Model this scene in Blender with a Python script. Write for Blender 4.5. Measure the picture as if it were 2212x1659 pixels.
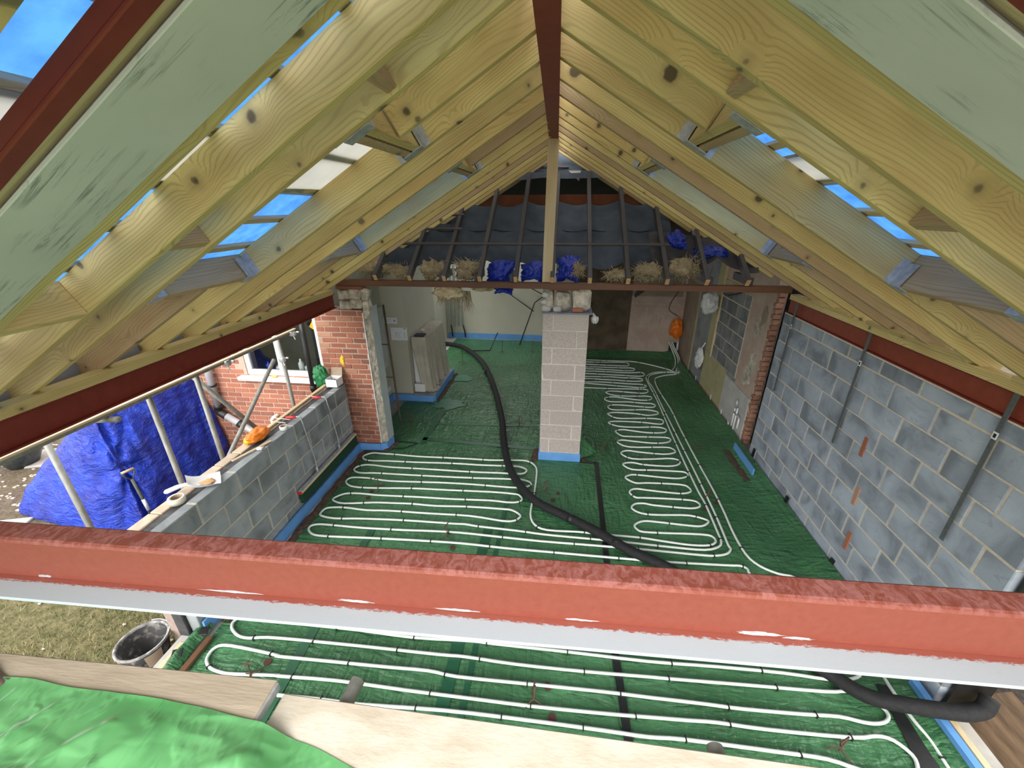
import bpy, bmesh, math, random
from mathutils import Vector, Matrix, noise
RND = random.Random(11)
scene = bpy.context.scene
col = scene.collection
for o in list(bpy.data.objects):
    bpy.data.objects.remove(o)

# ------------------------------------------------------------------ camera
cam_d = bpy.data.cameras.new('camera'); cam = bpy.data.objects.new('camera', cam_d); col.objects.link(cam)
cam_d.sensor_width = 36.0; cam_d.lens = 36.0 * 891.598 / 2212.0; cam_d.clip_start = 0.02
CX = Vector((0.9929293, 0.11862432, -0.0044359)); CYD = Vector((0.0428719, -0.39319872, -0.91845346)); CZF = Vector((-0.11069511, 0.91176918, -0.39550418))
m = Matrix(((CX.x, -CYD.x, -CZF.x, 0.0), (CX.y, -CYD.y, -CZF.y, 0.0), (CX.z, -CYD.z, -CZF.z, 3.38), (0, 0, 0, 1)))
cam.matrix_world = m
scene.camera = cam

# ------------------------------------------------------------------ world, light, exposure
world = bpy.data.worlds.new('overcast_sky'); scene.world = world; world.use_nodes = True
wn = world.node_tree.nodes; wl = world.node_tree.links
wn.clear()
wo = wn.new('ShaderNodeOutputWorld'); wb = wn.new('ShaderNodeBackground'); wb.inputs['Strength'].default_value = 1.0
tc = wn.new('ShaderNodeTexCoord'); sx = wn.new('ShaderNodeSeparateXYZ'); rp_ = wn.new('ShaderNodeValToRGB')
rp_.color_ramp.elements[0].position = 0.42; rp_.color_ramp.elements[0].color = (0.42, 0.42, 0.40, 1)
rp_.color_ramp.elements[1].position = 0.56; rp_.color_ramp.elements[1].color = (1.0, 0.985, 0.965, 1)
ma = wn.new('ShaderNodeMath'); ma.operation = 'MULTIPLY_ADD'; ma.inputs[1].default_value = 0.5; ma.inputs[2].default_value = 0.5
wl.new(tc.outputs['Generated'], sx.inputs[0]); wl.new(sx.outputs['Z'], ma.inputs[0]); wl.new(ma.outputs[0], rp_.inputs[0])
wl.new(rp_.outputs[0], wb.inputs['Color']); wl.new(wb.outputs[0], wo.inputs[0])
sd = bpy.data.lights.new('soft_overcast_sun', 'SUN'); sd.energy = 1.5; sd.angle = math.radians(50); sd.color = (1.0, 0.97, 0.92)
sun = bpy.data.objects.new('soft_overcast_sun', sd); col.objects.link(sun)
sun.rotation_euler = (math.radians(55), 0, math.radians(-16))
vs = scene.view_settings
vs.view_transform = 'Standard'; vs.look = 'None'; vs.gamma = 1.0; vs.use_curve_mapping = False
vs.exposure = 1.58

# ------------------------------------------------------------------ helpers
def lin(r, g, b):
    f = lambda c: (c / 255 / 12.92) if c <= 10 else ((c / 255 + 0.055) / 1.055) ** 2.4
    return (f(r), f(g), f(b), 1.0)

MATS = {}
class NT:
    def __init__(self, name):
        self.m = bpy.data.materials.new(name); self.m.use_nodes = True
        self.t = self.m.node_tree; self.n = self.t.nodes; self.l = self.t.links
        self.b = self.n['Principled BSDF']; self.out = self.n['Material Output']
    def new(self, typ, **kw):
        nd = self.n.new(typ)
        for k, v in kw.items():
            if k in nd.inputs: self.set(nd.inputs[k], v)
            else: setattr(nd, k, v)
        return nd
    def set(self, sock, v):
        if isinstance(v, bpy.types.NodeSocket): self.l.new(v, sock)
        else: sock.default_value = v
    def coords(self, stretch=(1, 1, 1), rnd=True, kind='Object'):
        t = self.new('ShaderNodeTexCoord'); mp = self.new('ShaderNodeMapping'); mp.inputs['Scale'].default_value = stretch
        self.l.new(t.outputs[kind], mp.inputs['Vector'])
        self.oi = self.new('ShaderNodeObjectInfo')
        if rnd:
            mu = self.math('MULTIPLY', self.oi.outputs['Random'], 41.0)
            self.l.new(mu, mp.inputs['Location'])
        return mp.outputs[0]
    def math(self, op, a, b=None, c=None):
        nd = self.new('ShaderNodeMath', operation=op)
        for i, v in enumerate((a, b, c)):
            if v is not None: self.set(nd.inputs[i], v)
        return nd.outputs[0]
    def noise(self, vec, scale, detail=4.0, rough=0.55, dist=0.0):
        nd = self.new('ShaderNodeTexNoise'); nd.inputs['Scale'].default_value = scale; nd.inputs['Detail'].default_value = detail
        nd.inputs['Roughness'].default_value = rough; nd.inputs['Distortion'].default_value = dist
        if vec is not None: self.l.new(vec, nd.inputs['Vector'])
        return nd.outputs['Fac']
    def ramp(self, fac, stops, interp='LINEAR'):
        nd = self.new('ShaderNodeValToRGB'); cr = nd.color_ramp; cr.interpolation = interp
        while len(cr.elements) < len(stops): cr.elements.new(0.5)
        for e, (p, c) in zip(cr.elements, stops): e.position = p; e.color = c if len(c) == 4 else (*c, 1)
        self.l.new(fac, nd.inputs[0]); return nd.outputs[0]
    def mix(self, fac, a, b, blend='MIX'):
        nd = self.new('ShaderNodeMix', data_type='RGBA', blend_type=blend)
        self.set(nd.inputs[0], fac); self.set(nd.inputs[6], a); self.set(nd.inputs[7], b)
        return nd.outputs[2]
    def bump(self, h, strength=0.3, dist=0.01):
        nd = self.new('ShaderNodeBump'); nd.inputs['Strength'].default_value = strength; nd.inputs['Distance'].default_value = dist
        self.l.new(h, nd.inputs['Height']); self.l.new(nd.outputs[0], self.b.inputs['Normal']); return nd
    def rand_value(self, colr, amt):
        hs = self.new('ShaderNodeHueSaturation')
        v = self.math('MULTIPLY_ADD', self.oi.outputs['Random'], amt * 2, 1 - amt)
        self.l.new(v, hs.inputs['Value']); self.l.new(colr, hs.inputs['Color']); return hs.outputs[0]
    def done(self, colr, rough=0.7, metal=0.0, spec=None):
        self.set(self.b.inputs['Base Color'], colr); self.set(self.b.inputs['Roughness'], rough); self.set(self.b.inputs['Metallic'], metal)
        if spec is not None: self.b.inputs['Specular IOR Level'].default_value = spec
        return self.m

def pmat(name, c1, c2, scale=6, rough=0.7, bump=0.25, bscale=50, bd=0.004, rand=0.1, metal=0.0, stretch=(1, 1, 1), lo=0.35, hi=0.68, detail=5, spec=None):
    if name in MATS: return MATS[name]
    t = NT(name); v = t.coords(stretch)
    c = t.ramp(t.noise(v, scale, detail), [(lo, c1), (hi, c2)])
    c = t.rand_value(c, rand)
    if bump: t.bump(t.noise(v, bscale, 4), bump, bd)
    MATS[name] = t.done(c, rough, metal, spec); return MATS[name]

def wood(name, pale, tan, dark, knots=True, grain=1.0, rough=0.65):
    """sawn softwood: growth-ring lines along local x that bend into rings round the knots"""
    t = NT(name)
    vm = t.coords((1, 1, 1)); s3 = t.new('ShaderNodeSeparateXYZ'); t.l.new(vm, s3.inputs[0])
    c3 = t.new('ShaderNodeCombineXYZ'); t.l.new(s3.outputs['X'], c3.inputs['X']); t.l.new(t.math('ADD', s3.outputs['Z'], t.math('MULTIPLY', s3.outputs['Y'], 0.5)), c3.inputs['Y'])
    vo = t.new('ShaderNodeTexVoronoi', feature='F1', voronoi_dimensions='2D'); vo.inputs['Scale'].default_value = 2.9; t.l.new(c3.outputs[0], vo.inputs['Vector'])
    sc = t.new('ShaderNodeSeparateColor'); t.l.new(vo.outputs['Color'], sc.inputs[0])
    wob = t.math('MULTIPLY', t.math('SUBTRACT', t.noise(t.coords((10, 10, 10)), 2.0, 2.0), 0.5), 0.03)
    dist = t.math('ADD', t.math('DIVIDE', vo.outputs['Distance'], 2.9), wob)
    size = t.math('MULTIPLY', t.math('POWER', sc.outputs[0], 2.0), 0.022)
    d2 = t.math('SUBTRACT', dist, size)
    low = t.noise(t.coords((0.55, 2.5, 2.5)), 1.5, 2.0, 0.5, 0.3)
    ph = t.math('ADD', t.math('MULTIPLY', t.math('ADD', s3.outputs['Z'], s3.outputs['Y']), 62.0 * grain), t.math('MULTIPLY', low, 15.0))
    if knots:
        near = t.ramp(d2, [(0.012, (1, 1, 1)), (0.05, (0, 0, 0))])
        bend = t.ramp(d2, [(0.0, (1, 1, 1)), (0.14, (0, 0, 0))], 'EASE')
        ph = t.math('ADD', ph, t.math('MULTIPLY', t.math('MULTIPLY', bend, bend), 3.5))
        ring = t.math('MULTIPLY', dist, 150.0)
        mx = t.new('ShaderNodeMix', data_type='FLOAT'); t.l.new(near, mx.inputs[0]); t.l.new(ph, mx.inputs[2]); t.l.new(ring, mx.inputs[3]); ph = mx.outputs[0]
    ln = t.math('SINE', t.math('MULTIPLY', ph, 6.2832))
    fine = t.noise(t.coords((1.2, 60, 60)), 2.0, 3.0)
    base = t.ramp(t.noise(t.coords((0.9, 4, 4)), 1.6, 3.0), [(0.34, pale), (0.66, tan)])
    gm = t.noise(t.coords((0.7, 4, 4)), 1.3, 2.0)
    g = t.math('MULTIPLY', t.ramp(ln, [(0.25, (0, 0, 0)), (1.0, (1, 1, 1))]), t.math('MULTIPLY_ADD', gm, 0.62, 0.0))
    c = t.mix(g, base, dark)
    c = t.mix(t.math('MULTIPLY', t.ramp(fine, [(0.45, (0, 0, 0)), (0.75, (1, 1, 1))]), 0.18), c, dark)
    if knots:
        k = t.ramp(d2, [(0.0, (0.9, 0.9, 0.9)), (0.006, (0.75, 0.75, 0.75)), (0.010, (0.25, 0.25, 0.25)), (0.035, (0, 0, 0))])
        kc = t.ramp(sc.outputs[1], [(0.3, (0.05, 0.03, 0.018, 1)), (0.8, (0.13, 0.105, 0.06, 1))])
        c = t.mix(k, c, kc)
    c = t.rand_value(c, 0.13)
    t.bump(fine, 0.15, 0.002)
    MATS[name] = t.done(c, rough); return MATS[name]

class MB:
    def __init__(self): self.v = []; self.f = []
    def add(self, vs_, fs):
        n = len(self.v); self.v += [tuple(p) for p in vs_]; self.f += [tuple(i + n for i in q) for q in fs]; return self
    def box(self, x0, x1, y0, y1, z0, z1):
        return self.add([(x0, y0, z0), (x1, y0, z0), (x1, y1, z0), (x0, y1, z0), (x0, y0, z1), (x1, y0, z1), (x1, y1, z1), (x0, y1, z1)],
                        [(0, 3, 2, 1), (4, 5, 6, 7), (0, 1, 5, 4), (1, 2, 6, 5), (2, 3, 7, 6), (3, 0, 4, 7)])
    def hexa(self, p):
        return self.add(p, [(0, 3, 2, 1), (4, 5, 6, 7), (0, 1, 5, 4), (1, 2, 6, 5), (2, 3, 7, 6), (3, 0, 4, 7)])
    def cbox(self, cx, cy, cz, sx_, sy, sz, c=0.004, jit=0.0):
        # box with chamfered edges
        h = (sx_ / 2, sy / 2, sz / 2); vs_ = []; idx = {}
        for ix in (-1, 1):
            for iy in (-1, 1):
                for iz in (-1, 1):
                    s = (ix, iy, iz)
                    for a in range(3):
                        p = [s[k] * (h[k] - (0 if k == a else c)) for k in range(3)]
                        if jit: p = [q + RND.uniform(-jit, jit) for q in p]
                        idx[(s, a)] = len(vs_); vs_.append((cx + p[0], cy + p[1], cz + p[2]))
        fs = []
        for a in range(3):
            b, d = (a + 1) % 3, (a + 2) % 3
            for sg in (-1, 1):
                q = []
                for (u, w) in ((-1, -1), (1, -1), (1, 1), (-1, 1)):
                    s = [0, 0, 0]; s[a] = sg; s[b] = u; s[d] = w; q.append(idx[(tuple(s), a)])
                fs.append(tuple(q if sg > 0 else q[::-1]))
            for u in (-1, 1):
                for w in (-1, 1):
                    s0 = [0, 0, 0]; s1 = [0, 0, 0]; s0[a] = -1; s1[a] = 1; s0[b] = s1[b] = u; s0[d] = s1[d] = w
                    s0, s1 = tuple(s0), tuple(s1)
                    q = (idx[(s0, b)], idx[(s1, b)], idx[(s1, d)], idx[(s0, d)])
                    fs.append(q if u * w > 0 else q[::-1])
        for ix in (-1, 1):
            for iy in (-1, 1):
                for iz in (-1, 1):
                    s = (ix, iy, iz); q = (idx[(s, 0)], idx[(s, 1)], idx[(s, 2)])
                    fs.append(q if ix * iy * iz > 0 else q[::-1])
        return self.add(vs_, fs)
    def tube(self, pts, r, seg=8, cap=True, closed=False):
        pts = [Vector(p) for p in pts]; n = len(pts); rs = r if isinstance(r, (list, tuple)) else [r] * n
        rings = []; up = None
        for i, p in enumerate(pts):
            if closed: d = pts[(i + 1) % n] - pts[i - 1]
            else: d = pts[min(i + 1, n - 1)] - pts[max(i - 1, 0)]
            if d.length < 1e-9: d = Vector((0, 0, 1))
            d.normalize()
            if up is None: up = Vector((0, 0, 1)) if abs(d.z) < 0.9 else Vector((1, 0, 0))
            a = d.cross(up)
            if a.length < 1e-4: a = d.cross(Vector((0, 1, 0)))
            a.normalize(); b = d.cross(a)
            up = -b if False else up
            rings.append([p + (a * math.cos(2 * math.pi * k / seg) + b * math.sin(2 * math.pi * k / seg)) * rs[i] for k in range(seg)])
        vs_ = [q for rg in rings for q in rg]; fs = []
        for i in range(n if closed else n - 1):
            j = (i + 1) % n
            for k in range(seg):
                l = (k + 1) % seg; fs.append((i * seg + k, j * seg + k, j * seg + l, i * seg + l))
        if cap and not closed:
            fs.append(tuple(range(seg))); fs.append(tuple((n - 1) * seg + k for k in range(seg))[::-1])
        return self.add(vs_, fs)
    def grid(self, fn, nu, nv):
        vs_ = [fn(i / nu, j / nv) for j in range(nv + 1) for i in range(nu + 1)]
        fs = [(j * (nu + 1) + i, j * (nu + 1) + i + 1, (j + 1) * (nu + 1) + i + 1, (j + 1) * (nu + 1) + i) for j in range(nv) for i in range(nu)]
        return self.add(vs_, fs)
    def lathe(self, c, prof, seg=24, tilt=None):
        vs_ = []; M_ = tilt or Matrix.Identity(3)
        for (r, z) in prof:
            for k in range(seg):
                a = 2 * math.pi * k / seg; p = M_ @ Vector((r * math.cos(a), r * math.sin(a), z)); vs_.append((c[0] + p.x, c[1] + p.y, c[2] + p.z))
        fs = [(i * seg + k, i * seg + (k + 1) % seg, (i + 1) * seg + (k + 1) % seg, (i + 1) * seg + k) for i in range(len(prof) - 1) for k in range(seg)]
        return self.add(vs_, fs)
    def build(self, name, mat, parent=None, smooth=False, origin=None):
        if parent is not None: base = wloc(parent); off = base
        if origin is None:
            xs = [p[0] for p in self.v]; ys = [p[1] for p in self.v]; zs = [p[2] for p in self.v]
            origin = ((min(xs) + max(xs)) / 2, (min(ys) + max(ys)) / 2, min(zs))
        me = bpy.data.meshes.new(name)
        me.from_pydata([(p[0] - origin[0], p[1] - origin[1], p[2] - origin[2]) for p in self.v], [], self.f)
        me.materials.append(mat)
        if smooth:
            me.polygons.foreach_set('use_smooth', [True] * len(me.polygons))
        me.update()
        o = bpy.data.objects.new(name, me); col.objects.link(o)
        if parent is not None: o.parent = parent; o.location = Vector(origin) - wloc(parent)
        else: o.location = origin
        return o

def wloc(o):
    v = Vector(o.location)
    while o.parent: o = o.parent; v += Vector(o.location)
    return v

def tag(o, label=None, cat=None, group=None, kind=None):
    if label: o['label'] = label
    if cat: o['category'] = cat
    if group: o['group'] = group
    if kind: o['kind'] = kind
    return o

def thing(name, loc, label, cat, group=None):
    o = bpy.data.objects.new(name, None); o.empty_display_size = 0.1; col.objects.link(o); o.location = loc
    return tag(o, label, cat, group)

def struct(o, label, cat):
    return tag(o, label, cat, kind='structure')

MESH = {}
def piece_mesh(key, mat, maker):
    k = (key, mat.name)
    if k not in MESH:
        b = MB(); maker(b); me = bpy.data.meshes.new(str(key[0])); me.from_pydata(b.v, [], b.f); me.materials.append(mat); me.update(); MESH[k] = me
    return MESH[k]
def piece(name, me, parent, loc, rot=(0, 0, 0)):
    o = bpy.data.objects.new(name, me); col.objects.link(o); o.parent = parent
    o.location = Vector(loc) - (wloc(parent) if parent else Vector((0, 0, 0))); o.rotation_euler = rot
    return o

def frame(xd, zd):
    x = Vector(xd).normalized(); z = Vector(zd); z = (z - x * z.dot(x)).normalized(); y = z.cross(x)
    return Matrix(((x.x, y.x, z.x), (x.y, y.y, z.y), (x.z, y.z, z.z)))

def plank(name, origin, xd, zd, L, T, D, mat, parent=None, c=0.003, verts=None):
    """board: length L along xd, thickness T (centred) , depth D along zd, local x is the grain"""
    b = MB()
    if verts: b.add(*verts)
    else: b.cbox(L / 2, 0, D / 2, L, T, D, c)
    me = bpy.data.meshes.new(name); me.from_pydata(b.v, [], b.f); me.materials.append(mat); me.update()
    o = bpy.data.objects.new(name, me); col.objects.link(o)
    M3 = frame(xd, zd).to_4x4()
    org = Vector(origin)
    if parent is not None: o.parent = parent; org = org - wloc(parent)
    o.location = org; o.rotation_euler = M3.to_euler()
    return o

def crom(pts, n=4):
    out = []; P = [Vector(p) for p in pts]
    for i in range(len(P) - 1):
        p0 = P[max(i - 1, 0)]; p1 = P[i]; p2 = P[i + 1]; p3 = P[min(i + 2, len(P) - 1)]
        for k in range(n):
            t = k / n; t2 = t * t; t3 = t2 * t
            out.append(0.5 * ((2 * p1) + (p2 - p0) * t + (2 * p0 - 5 * p1 + 4 * p2 - p3) * t2 + (3 * p1 - p0 - 3 * p2 + p3) * t3))
    out.append(P[-1]); return out

def blob_mesh(b, c, size, seed, amp=0.3, freq=2.0, sub=3, ridge=False):
    bm = bmesh.new(); bmesh.ops.create_icosphere(bm, subdivisions=sub, radius=1.0)
    vs_ = []
    for v in bm.verts:
        p = v.co.copy(); q = p * freq + Vector((seed * 3.1, seed * 1.7, seed))
        d = noise.noise(q) + 0.5 * noise.noise(q * 2.3) + 0.3 * noise.noise(q * 4.7)
        if ridge: d = -abs(d) * 1.4 + 0.3
        p = p * (1 + amp * d)
        vs_.append((c[0] + p.x * size[0], c[1] + p.y * size[1], c[2] + p.z * size[2]))
    fs = [tuple(v.index for v in f.verts) for f in bm.faces]; bm.free()
    return b.add(vs_, fs)
PIPE_1 = [(2.661,8.935),(2.561,8.721),(2.397,8.786),(2.071,8.705),(1.91,8.535),(1.847,8.354),(1.843,8.064),(1.861,7.294),(1.843,6.256),(1.834,5.464),(1.834,4.963),(1.839,4.548),(1.854,4.284),(1.842,3.829),(1.834,3.689),(1.779,3.605),(1.619,3.544),(1.297,3.543),(0.801,3.559),(0.514,3.565),(0.245,3.568),(-0.087,3.575),(-0.402,3.598),(-0.833,3.616),(-0.991,3.633),(-1.145,3.626),(-1.72,3.616),(-2.226,3.585),(-2.537,3.554),(-2.716,3.579),(-2.751,3.631),(-2.726,3.713),(-2.619,3.741),(-2.472,3.748),(-2.231,3.733),(-1.937,3.756),(-1.475,3.762),(-0.97,3.776),(-0.58,3.736),(-0.444,3.752),(-0.382,3.813),(-0.384,3.863),(-0.483,3.93),(-0.627,3.939),(-1.041,3.932),(-1.418,3.903),(-1.716,3.907),(-1.936,3.895),(-2.202,3.876),(-2.555,3.819),(-2.707,3.852),(-2.733,3.9),(-2.668,3.979),(-2.569,4.017),(-2.375,4.024),(-2.197,4.018),(-1.705,4.04),(-1.254,4.051),(-0.776,4.078),(-0.572,4.067),(-0.446,4.082),(-0.384,4.139),(-0.428,4.22),(-0.519,4.238),(-0.785,4.244),(-1.345,4.219),(-1.828,4.2),(-2.295,4.153),(-2.53,4.142),(-2.664,4.167),(-2.746,4.236),(-2.738,4.315),(-2.649,4.345),(-2.441,4.345),(-2.163,4.318),(-1.532,4.358),(-1.06,4.371),(-0.573,4.364),(-0.383,4.386),(-0.293,4.458),(-0.357,4.523),(-0.516,4.544),(-1.088,4.508),(-1.63,4.487),(-2.06,4.475),(-2.454,4.467),(-2.573,4.451),(-2.693,4.458),(-2.768,4.511),(-2.754,4.584),(-2.661,4.641),(-2.51,4.644),(-2.297,4.625),(-1.781,4.637),(-1.157,4.642),(-0.732,4.662),(-0.45,4.671),(-0.378,4.764),(-0.466,4.832),(-0.612,4.84),(-1.027,4.818),(-1.45,4.814),(-1.968,4.782),(-2.388,4.768),(-2.579,4.75),(-2.717,4.761),(-2.785,4.822),(-2.773,4.881),(-2.688,4.946),(-2.552,4.946),(-2.348,4.945),(-1.996,4.93),(-1.614,4.942),(-1.246,4.953),(-0.924,4.955),(-0.63,4.985),(-0.397,4.992),(-0.275,4.889),(-0.237,4.718),(-0.242,4.276),(-0.259,3.891),(-0.194,3.713),(-0.049,3.647),(0.287,3.658),(0.489,3.652),(0.688,3.649),(0.969,3.647),(1.178,3.625),(1.445,3.6),(1.621,3.605),(1.724,3.632),(1.775,3.682),(1.773,3.739),(1.719,3.772),(1.53,3.769),(1.261,3.75),(1.018,3.741),(0.956,3.775),(0.939,3.835),(1.01,3.901),(1.1,3.924),(1.246,3.92),(1.54,3.903),(1.693,3.909),(1.777,3.968),(1.784,4.02),(1.602,4.077),(1.299,4.05),(1.121,4.041),(1.01,4.068),(0.948,4.138),(1.005,4.218),(1.118,4.237),(1.225,4.217),(1.547,4.206),(1.692,4.215),(1.776,4.26),(1.769,4.331),(1.677,4.364),(1.381,4.36),(1.137,4.347),(1.024,4.343),(0.965,4.433),(1.009,4.501),(1.089,4.519),(1.203,4.507),(1.54,4.483),(1.675,4.499),(1.75,4.553),(1.73,4.64),(1.661,4.671),(1.487,4.674),(1.23,4.661),(1.069,4.643),(0.953,4.741),(1.012,4.807),(1.117,4.829),(1.466,4.806),(1.676,4.813),(1.799,4.889),(1.774,4.963),(1.654,4.971),(1.365,4.964),(1.074,4.949),(0.961,5.048),(1.01,5.103),(1.119,5.119),(1.241,5.087),(1.513,5.08),(1.686,5.111),(1.774,5.197),(1.745,5.272),(1.62,5.285),(1.441,5.249),(1.112,5.22),(0.973,5.326),(1.005,5.404),(1.099,5.436),(1.218,5.415),(1.555,5.391),(1.717,5.43),(1.775,5.491),(1.728,5.579),(1.595,5.586),(1.113,5.54),(0.954,5.647),(0.973,5.708),(1.046,5.735),(1.184,5.718),(1.48,5.692),(1.694,5.73),(1.78,5.808),(1.76,5.876),(1.657,5.888),(1.443,5.873),(1.156,5.855),(1.038,5.866),(0.96,5.98),(0.985,6.032),(1.087,6.069),(1.219,6.048),(1.467,6.011),(1.712,6.039),(1.782,6.121),(1.744,6.193),(1.601,6.213),(1.361,6.176),(1.05,6.168),(0.883,6.255),(0.915,6.323),(1.071,6.351),(1.427,6.358),(1.721,6.321),(1.792,6.399),(1.78,6.491),(1.607,6.516),(1.345,6.487),(1.033,6.463),(0.901,6.581),(0.92,6.641),(1.057,6.68),(1.398,6.665),(1.575,6.626),(1.742,6.685),(1.778,6.76),(1.714,6.813),(1.56,6.844),(1.286,6.802),(0.987,6.781),(0.921,6.885),(0.978,6.967),(1.174,6.989),(1.484,6.96),(1.714,6.954),(1.785,7.044),(1.716,7.113),(1.577,7.111),(1.331,7.136),(0.992,7.112),(0.888,7.208),(0.954,7.311),(1.129,7.33),(1.46,7.25),(1.686,7.255),(1.782,7.354),(1.717,7.437),(1.426,7.404),(1.107,7.398),(0.943,7.508),(0.994,7.587),(1.159,7.605),(1.565,7.562),(1.716,7.593),(1.77,7.687),(1.729,7.757),(1.475,7.752),(0.976,7.72),(0.536,7.718),(0.333,7.704),(0.264,7.76),(0.294,7.889),(0.565,7.937),(0.735,7.93),(1.178,7.878),(1.545,7.84),(1.697,7.846),(1.777,7.918),(1.695,8.006),(1.459,8.009),(0.97,8.044),(0.784,8.035),(0.568,8.004),(0.31,8.002),(0.268,8.092),(0.342,8.169),(0.65,8.21),(0.91,8.188),(1.225,8.177),(1.479,8.155),(1.695,8.179),(1.761,8.254),(1.693,8.343),(1.373,8.327),(1.114,8.358),(0.921,8.337),(0.582,8.32),(0.315,8.331),(0.271,8.387),(0.347,8.464),(0.664,8.49),(1.228,8.47),(1.52,8.454),(1.769,8.461),(1.851,8.558),(1.82,8.677),(1.731,8.68),(1.5,8.63),(1.142,8.645),(0.825,8.653),(0.595,8.637),(0.32,8.641),(0.29,8.693),(0.353,8.761),(0.679,8.787),(1.063,8.777),(1.44,8.749),(1.624,8.769),(1.688,8.862),(1.632,8.934),(1.447,8.923),(1.076,8.918),(0.842,8.915),(0.575,8.89),(0.34,8.905),(0.309,8.97),(0.374,9.045),(0.694,9.07),(1.088,9.053),(1.478,9.05),(1.576,9.083),(1.603,9.191),(1.555,9.279),(1.349,9.29),(0.944,9.246),(0.621,9.226),(0.362,9.231),(0.331,9.29),(0.397,9.346),(0.709,9.374),(1.116,9.369),(1.52,9.379),(1.756,9.357),(2.048,9.211),(2.385,8.971),(2.537,8.784),(2.642,8.85)]
PIPE_2 = [(2.69,8.919),(2.603,8.762),(2.339,8.743),(2.092,8.643),(1.942,8.494),(1.865,8.189),(1.9,7.798),(1.9,6.943),(1.905,6.422),(1.909,5.869),(1.914,5.35),(1.917,4.973),(1.916,4.557),(1.912,4.073),(1.892,3.662),(1.897,3.586),(1.835,3.515),(1.723,3.478),(1.589,3.466),(1.178,3.472),(0.926,3.475),(0.415,3.474),(-0.082,3.47),(-0.535,3.481),(-1.019,3.495),(-1.37,3.482),(-1.655,3.463),(-2.141,3.443),(-2.487,3.445),(-2.673,3.441),(-2.748,3.401),(-2.732,3.34),(-2.652,3.285),(-2.531,3.272),(-2.288,3.284),(-2.023,3.301),(-1.479,3.327),(-0.974,3.341),(-0.49,3.328),(0.033,3.327),(0.498,3.326),(1.149,3.33),(1.789,3.358),(1.91,3.366),(1.97,3.331),(1.973,3.255),(2.102,2.977),(2.245,2.636),(2.415,2.461),(2.442,2.375),(2.349,2.319),(2.17,2.294),(1.84,2.305),(1.329,2.295),(0.814,2.275),(0.171,2.278),(-0.405,2.275),(-0.641,2.277),(-1.121,2.251),(-1.626,2.26),(-2.174,2.256),(-2.422,2.265),(-2.653,2.271),(-2.729,2.252),(-2.755,2.199),(-2.718,2.144),(-2.618,2.092),(-2.51,2.083),(-2.356,2.108),(-1.954,2.121),(-1.952,2.12),(-1.417,2.129),(-0.868,2.134),(-0.653,2.141),(-0.235,2.129),(0.301,2.136),(0.793,2.153),(0.947,2.157),(1.54,2.179),(2.092,2.198),(2.233,2.218),(2.323,2.211),(2.41,2.163),(2.449,2.117),(2.445,2.073),(2.403,2.036),(2.328,2.015),(2.24,2.014),(2.094,2.032),(1.837,2.018),(1.432,2.004),(1.167,2.006),(0.913,2.005),(0.766,2.004),(0.427,2.004),(-0.136,1.993),(-0.684,1.983),(-0.918,2.0),(-1.272,1.989),(-1.725,1.979),(-2.174,1.968),(-2.164,1.973),(-2.444,1.996),(-2.676,2.003),(-2.741,1.962),(-2.736,1.891),(-2.702,1.851),(-2.637,1.816),(-2.534,1.798),(-2.427,1.798),(-2.066,1.829),(-2.076,1.824),(-1.603,1.845),(-1.025,1.841),(-0.541,1.842),(-0.098,1.843),(0.445,1.857),(0.743,1.87),(1.021,1.882),(1.214,1.892),(1.542,1.888),(2.099,1.905),(2.278,1.934),(2.376,1.921),(2.441,1.847),(2.425,1.778),(2.374,1.723),(2.286,1.696),(2.052,1.72),(1.868,1.757),(1.585,1.761),(0.972,1.761),(0.721,1.747),(0.436,1.75),(-0.103,1.751),(-0.712,1.743),(-1.335,1.709),(-1.648,1.707),(-1.988,1.696)]
PIPE_3 = [(2.742,9.039),(2.65,8.795),(2.548,8.666),(2.304,8.577),(2.081,8.422),(2.009,8.246),(1.983,7.77),(2.03,6.927),(2.019,6.173),(2.022,5.354),(2.033,4.853),(2.037,4.524),(2.029,4.166),(2.012,3.825),(2.03,3.527),(2.109,3.385),(2.249,3.306),(2.413,3.26),(2.581,2.984),(2.6,2.597),(2.599,2.359),(2.596,2.291),(2.6,2.14),(2.607,2.055),(2.625,1.945),(2.62,1.801),(2.632,1.703)]
HOSE = [(-3.223,10.181),(-3.029,10.161),(-2.47,9.906),(-1.802,8.934),(-1.313,7.612),(-0.944,6.235),(-0.8,5.48),(-0.655,4.864),(-0.456,4.407),(-0.193,4.068),(0.144,3.859),(0.502,3.638),(0.82,3.405),(1.157,3.225),(1.573,2.881),(1.931,2.529),(2.171,2.317),(2.343,2.22),(2.503,2.175),(2.73,2.15),(2.941,2.15)]

# ------------------------------------------------------------------ materials
W_TREAT = wood('treated_softwood', (0.68, 0.565, 0.25, 1), (0.54, 0.40, 0.165, 1), (0.22, 0.145, 0.05, 1))
W_BROWN = wood('brown_softwood', (0.50, 0.38, 0.22, 1), (0.42, 0.29, 0.16, 1), (0.20, 0.12, 0.06, 1))
W_CREAM = wood('cream_softwood', (0.66, 0.55, 0.36, 1), (0.58, 0.44, 0.26, 1), (0.36, 0.25, 0.13, 1), knots=False)
W_OLD = wood('weathered_old_timber', (0.085, 0.085, 0.10, 1), (0.06, 0.05, 0.05, 1), (0.03, 0.025, 0.025, 1), knots=False)
W_PLATE = wood('red_brown_old_timber', (0.20, 0.085, 0.045, 1), (0.14, 0.06, 0.035, 1), (0.07, 0.03, 0.02, 1), knots=False)
W_CUT = pmat('fresh_sawn_end', (0.62, 0.40, 0.20, 1), (0.50, 0.28, 0.13, 1), 30, 0.8)
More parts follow.
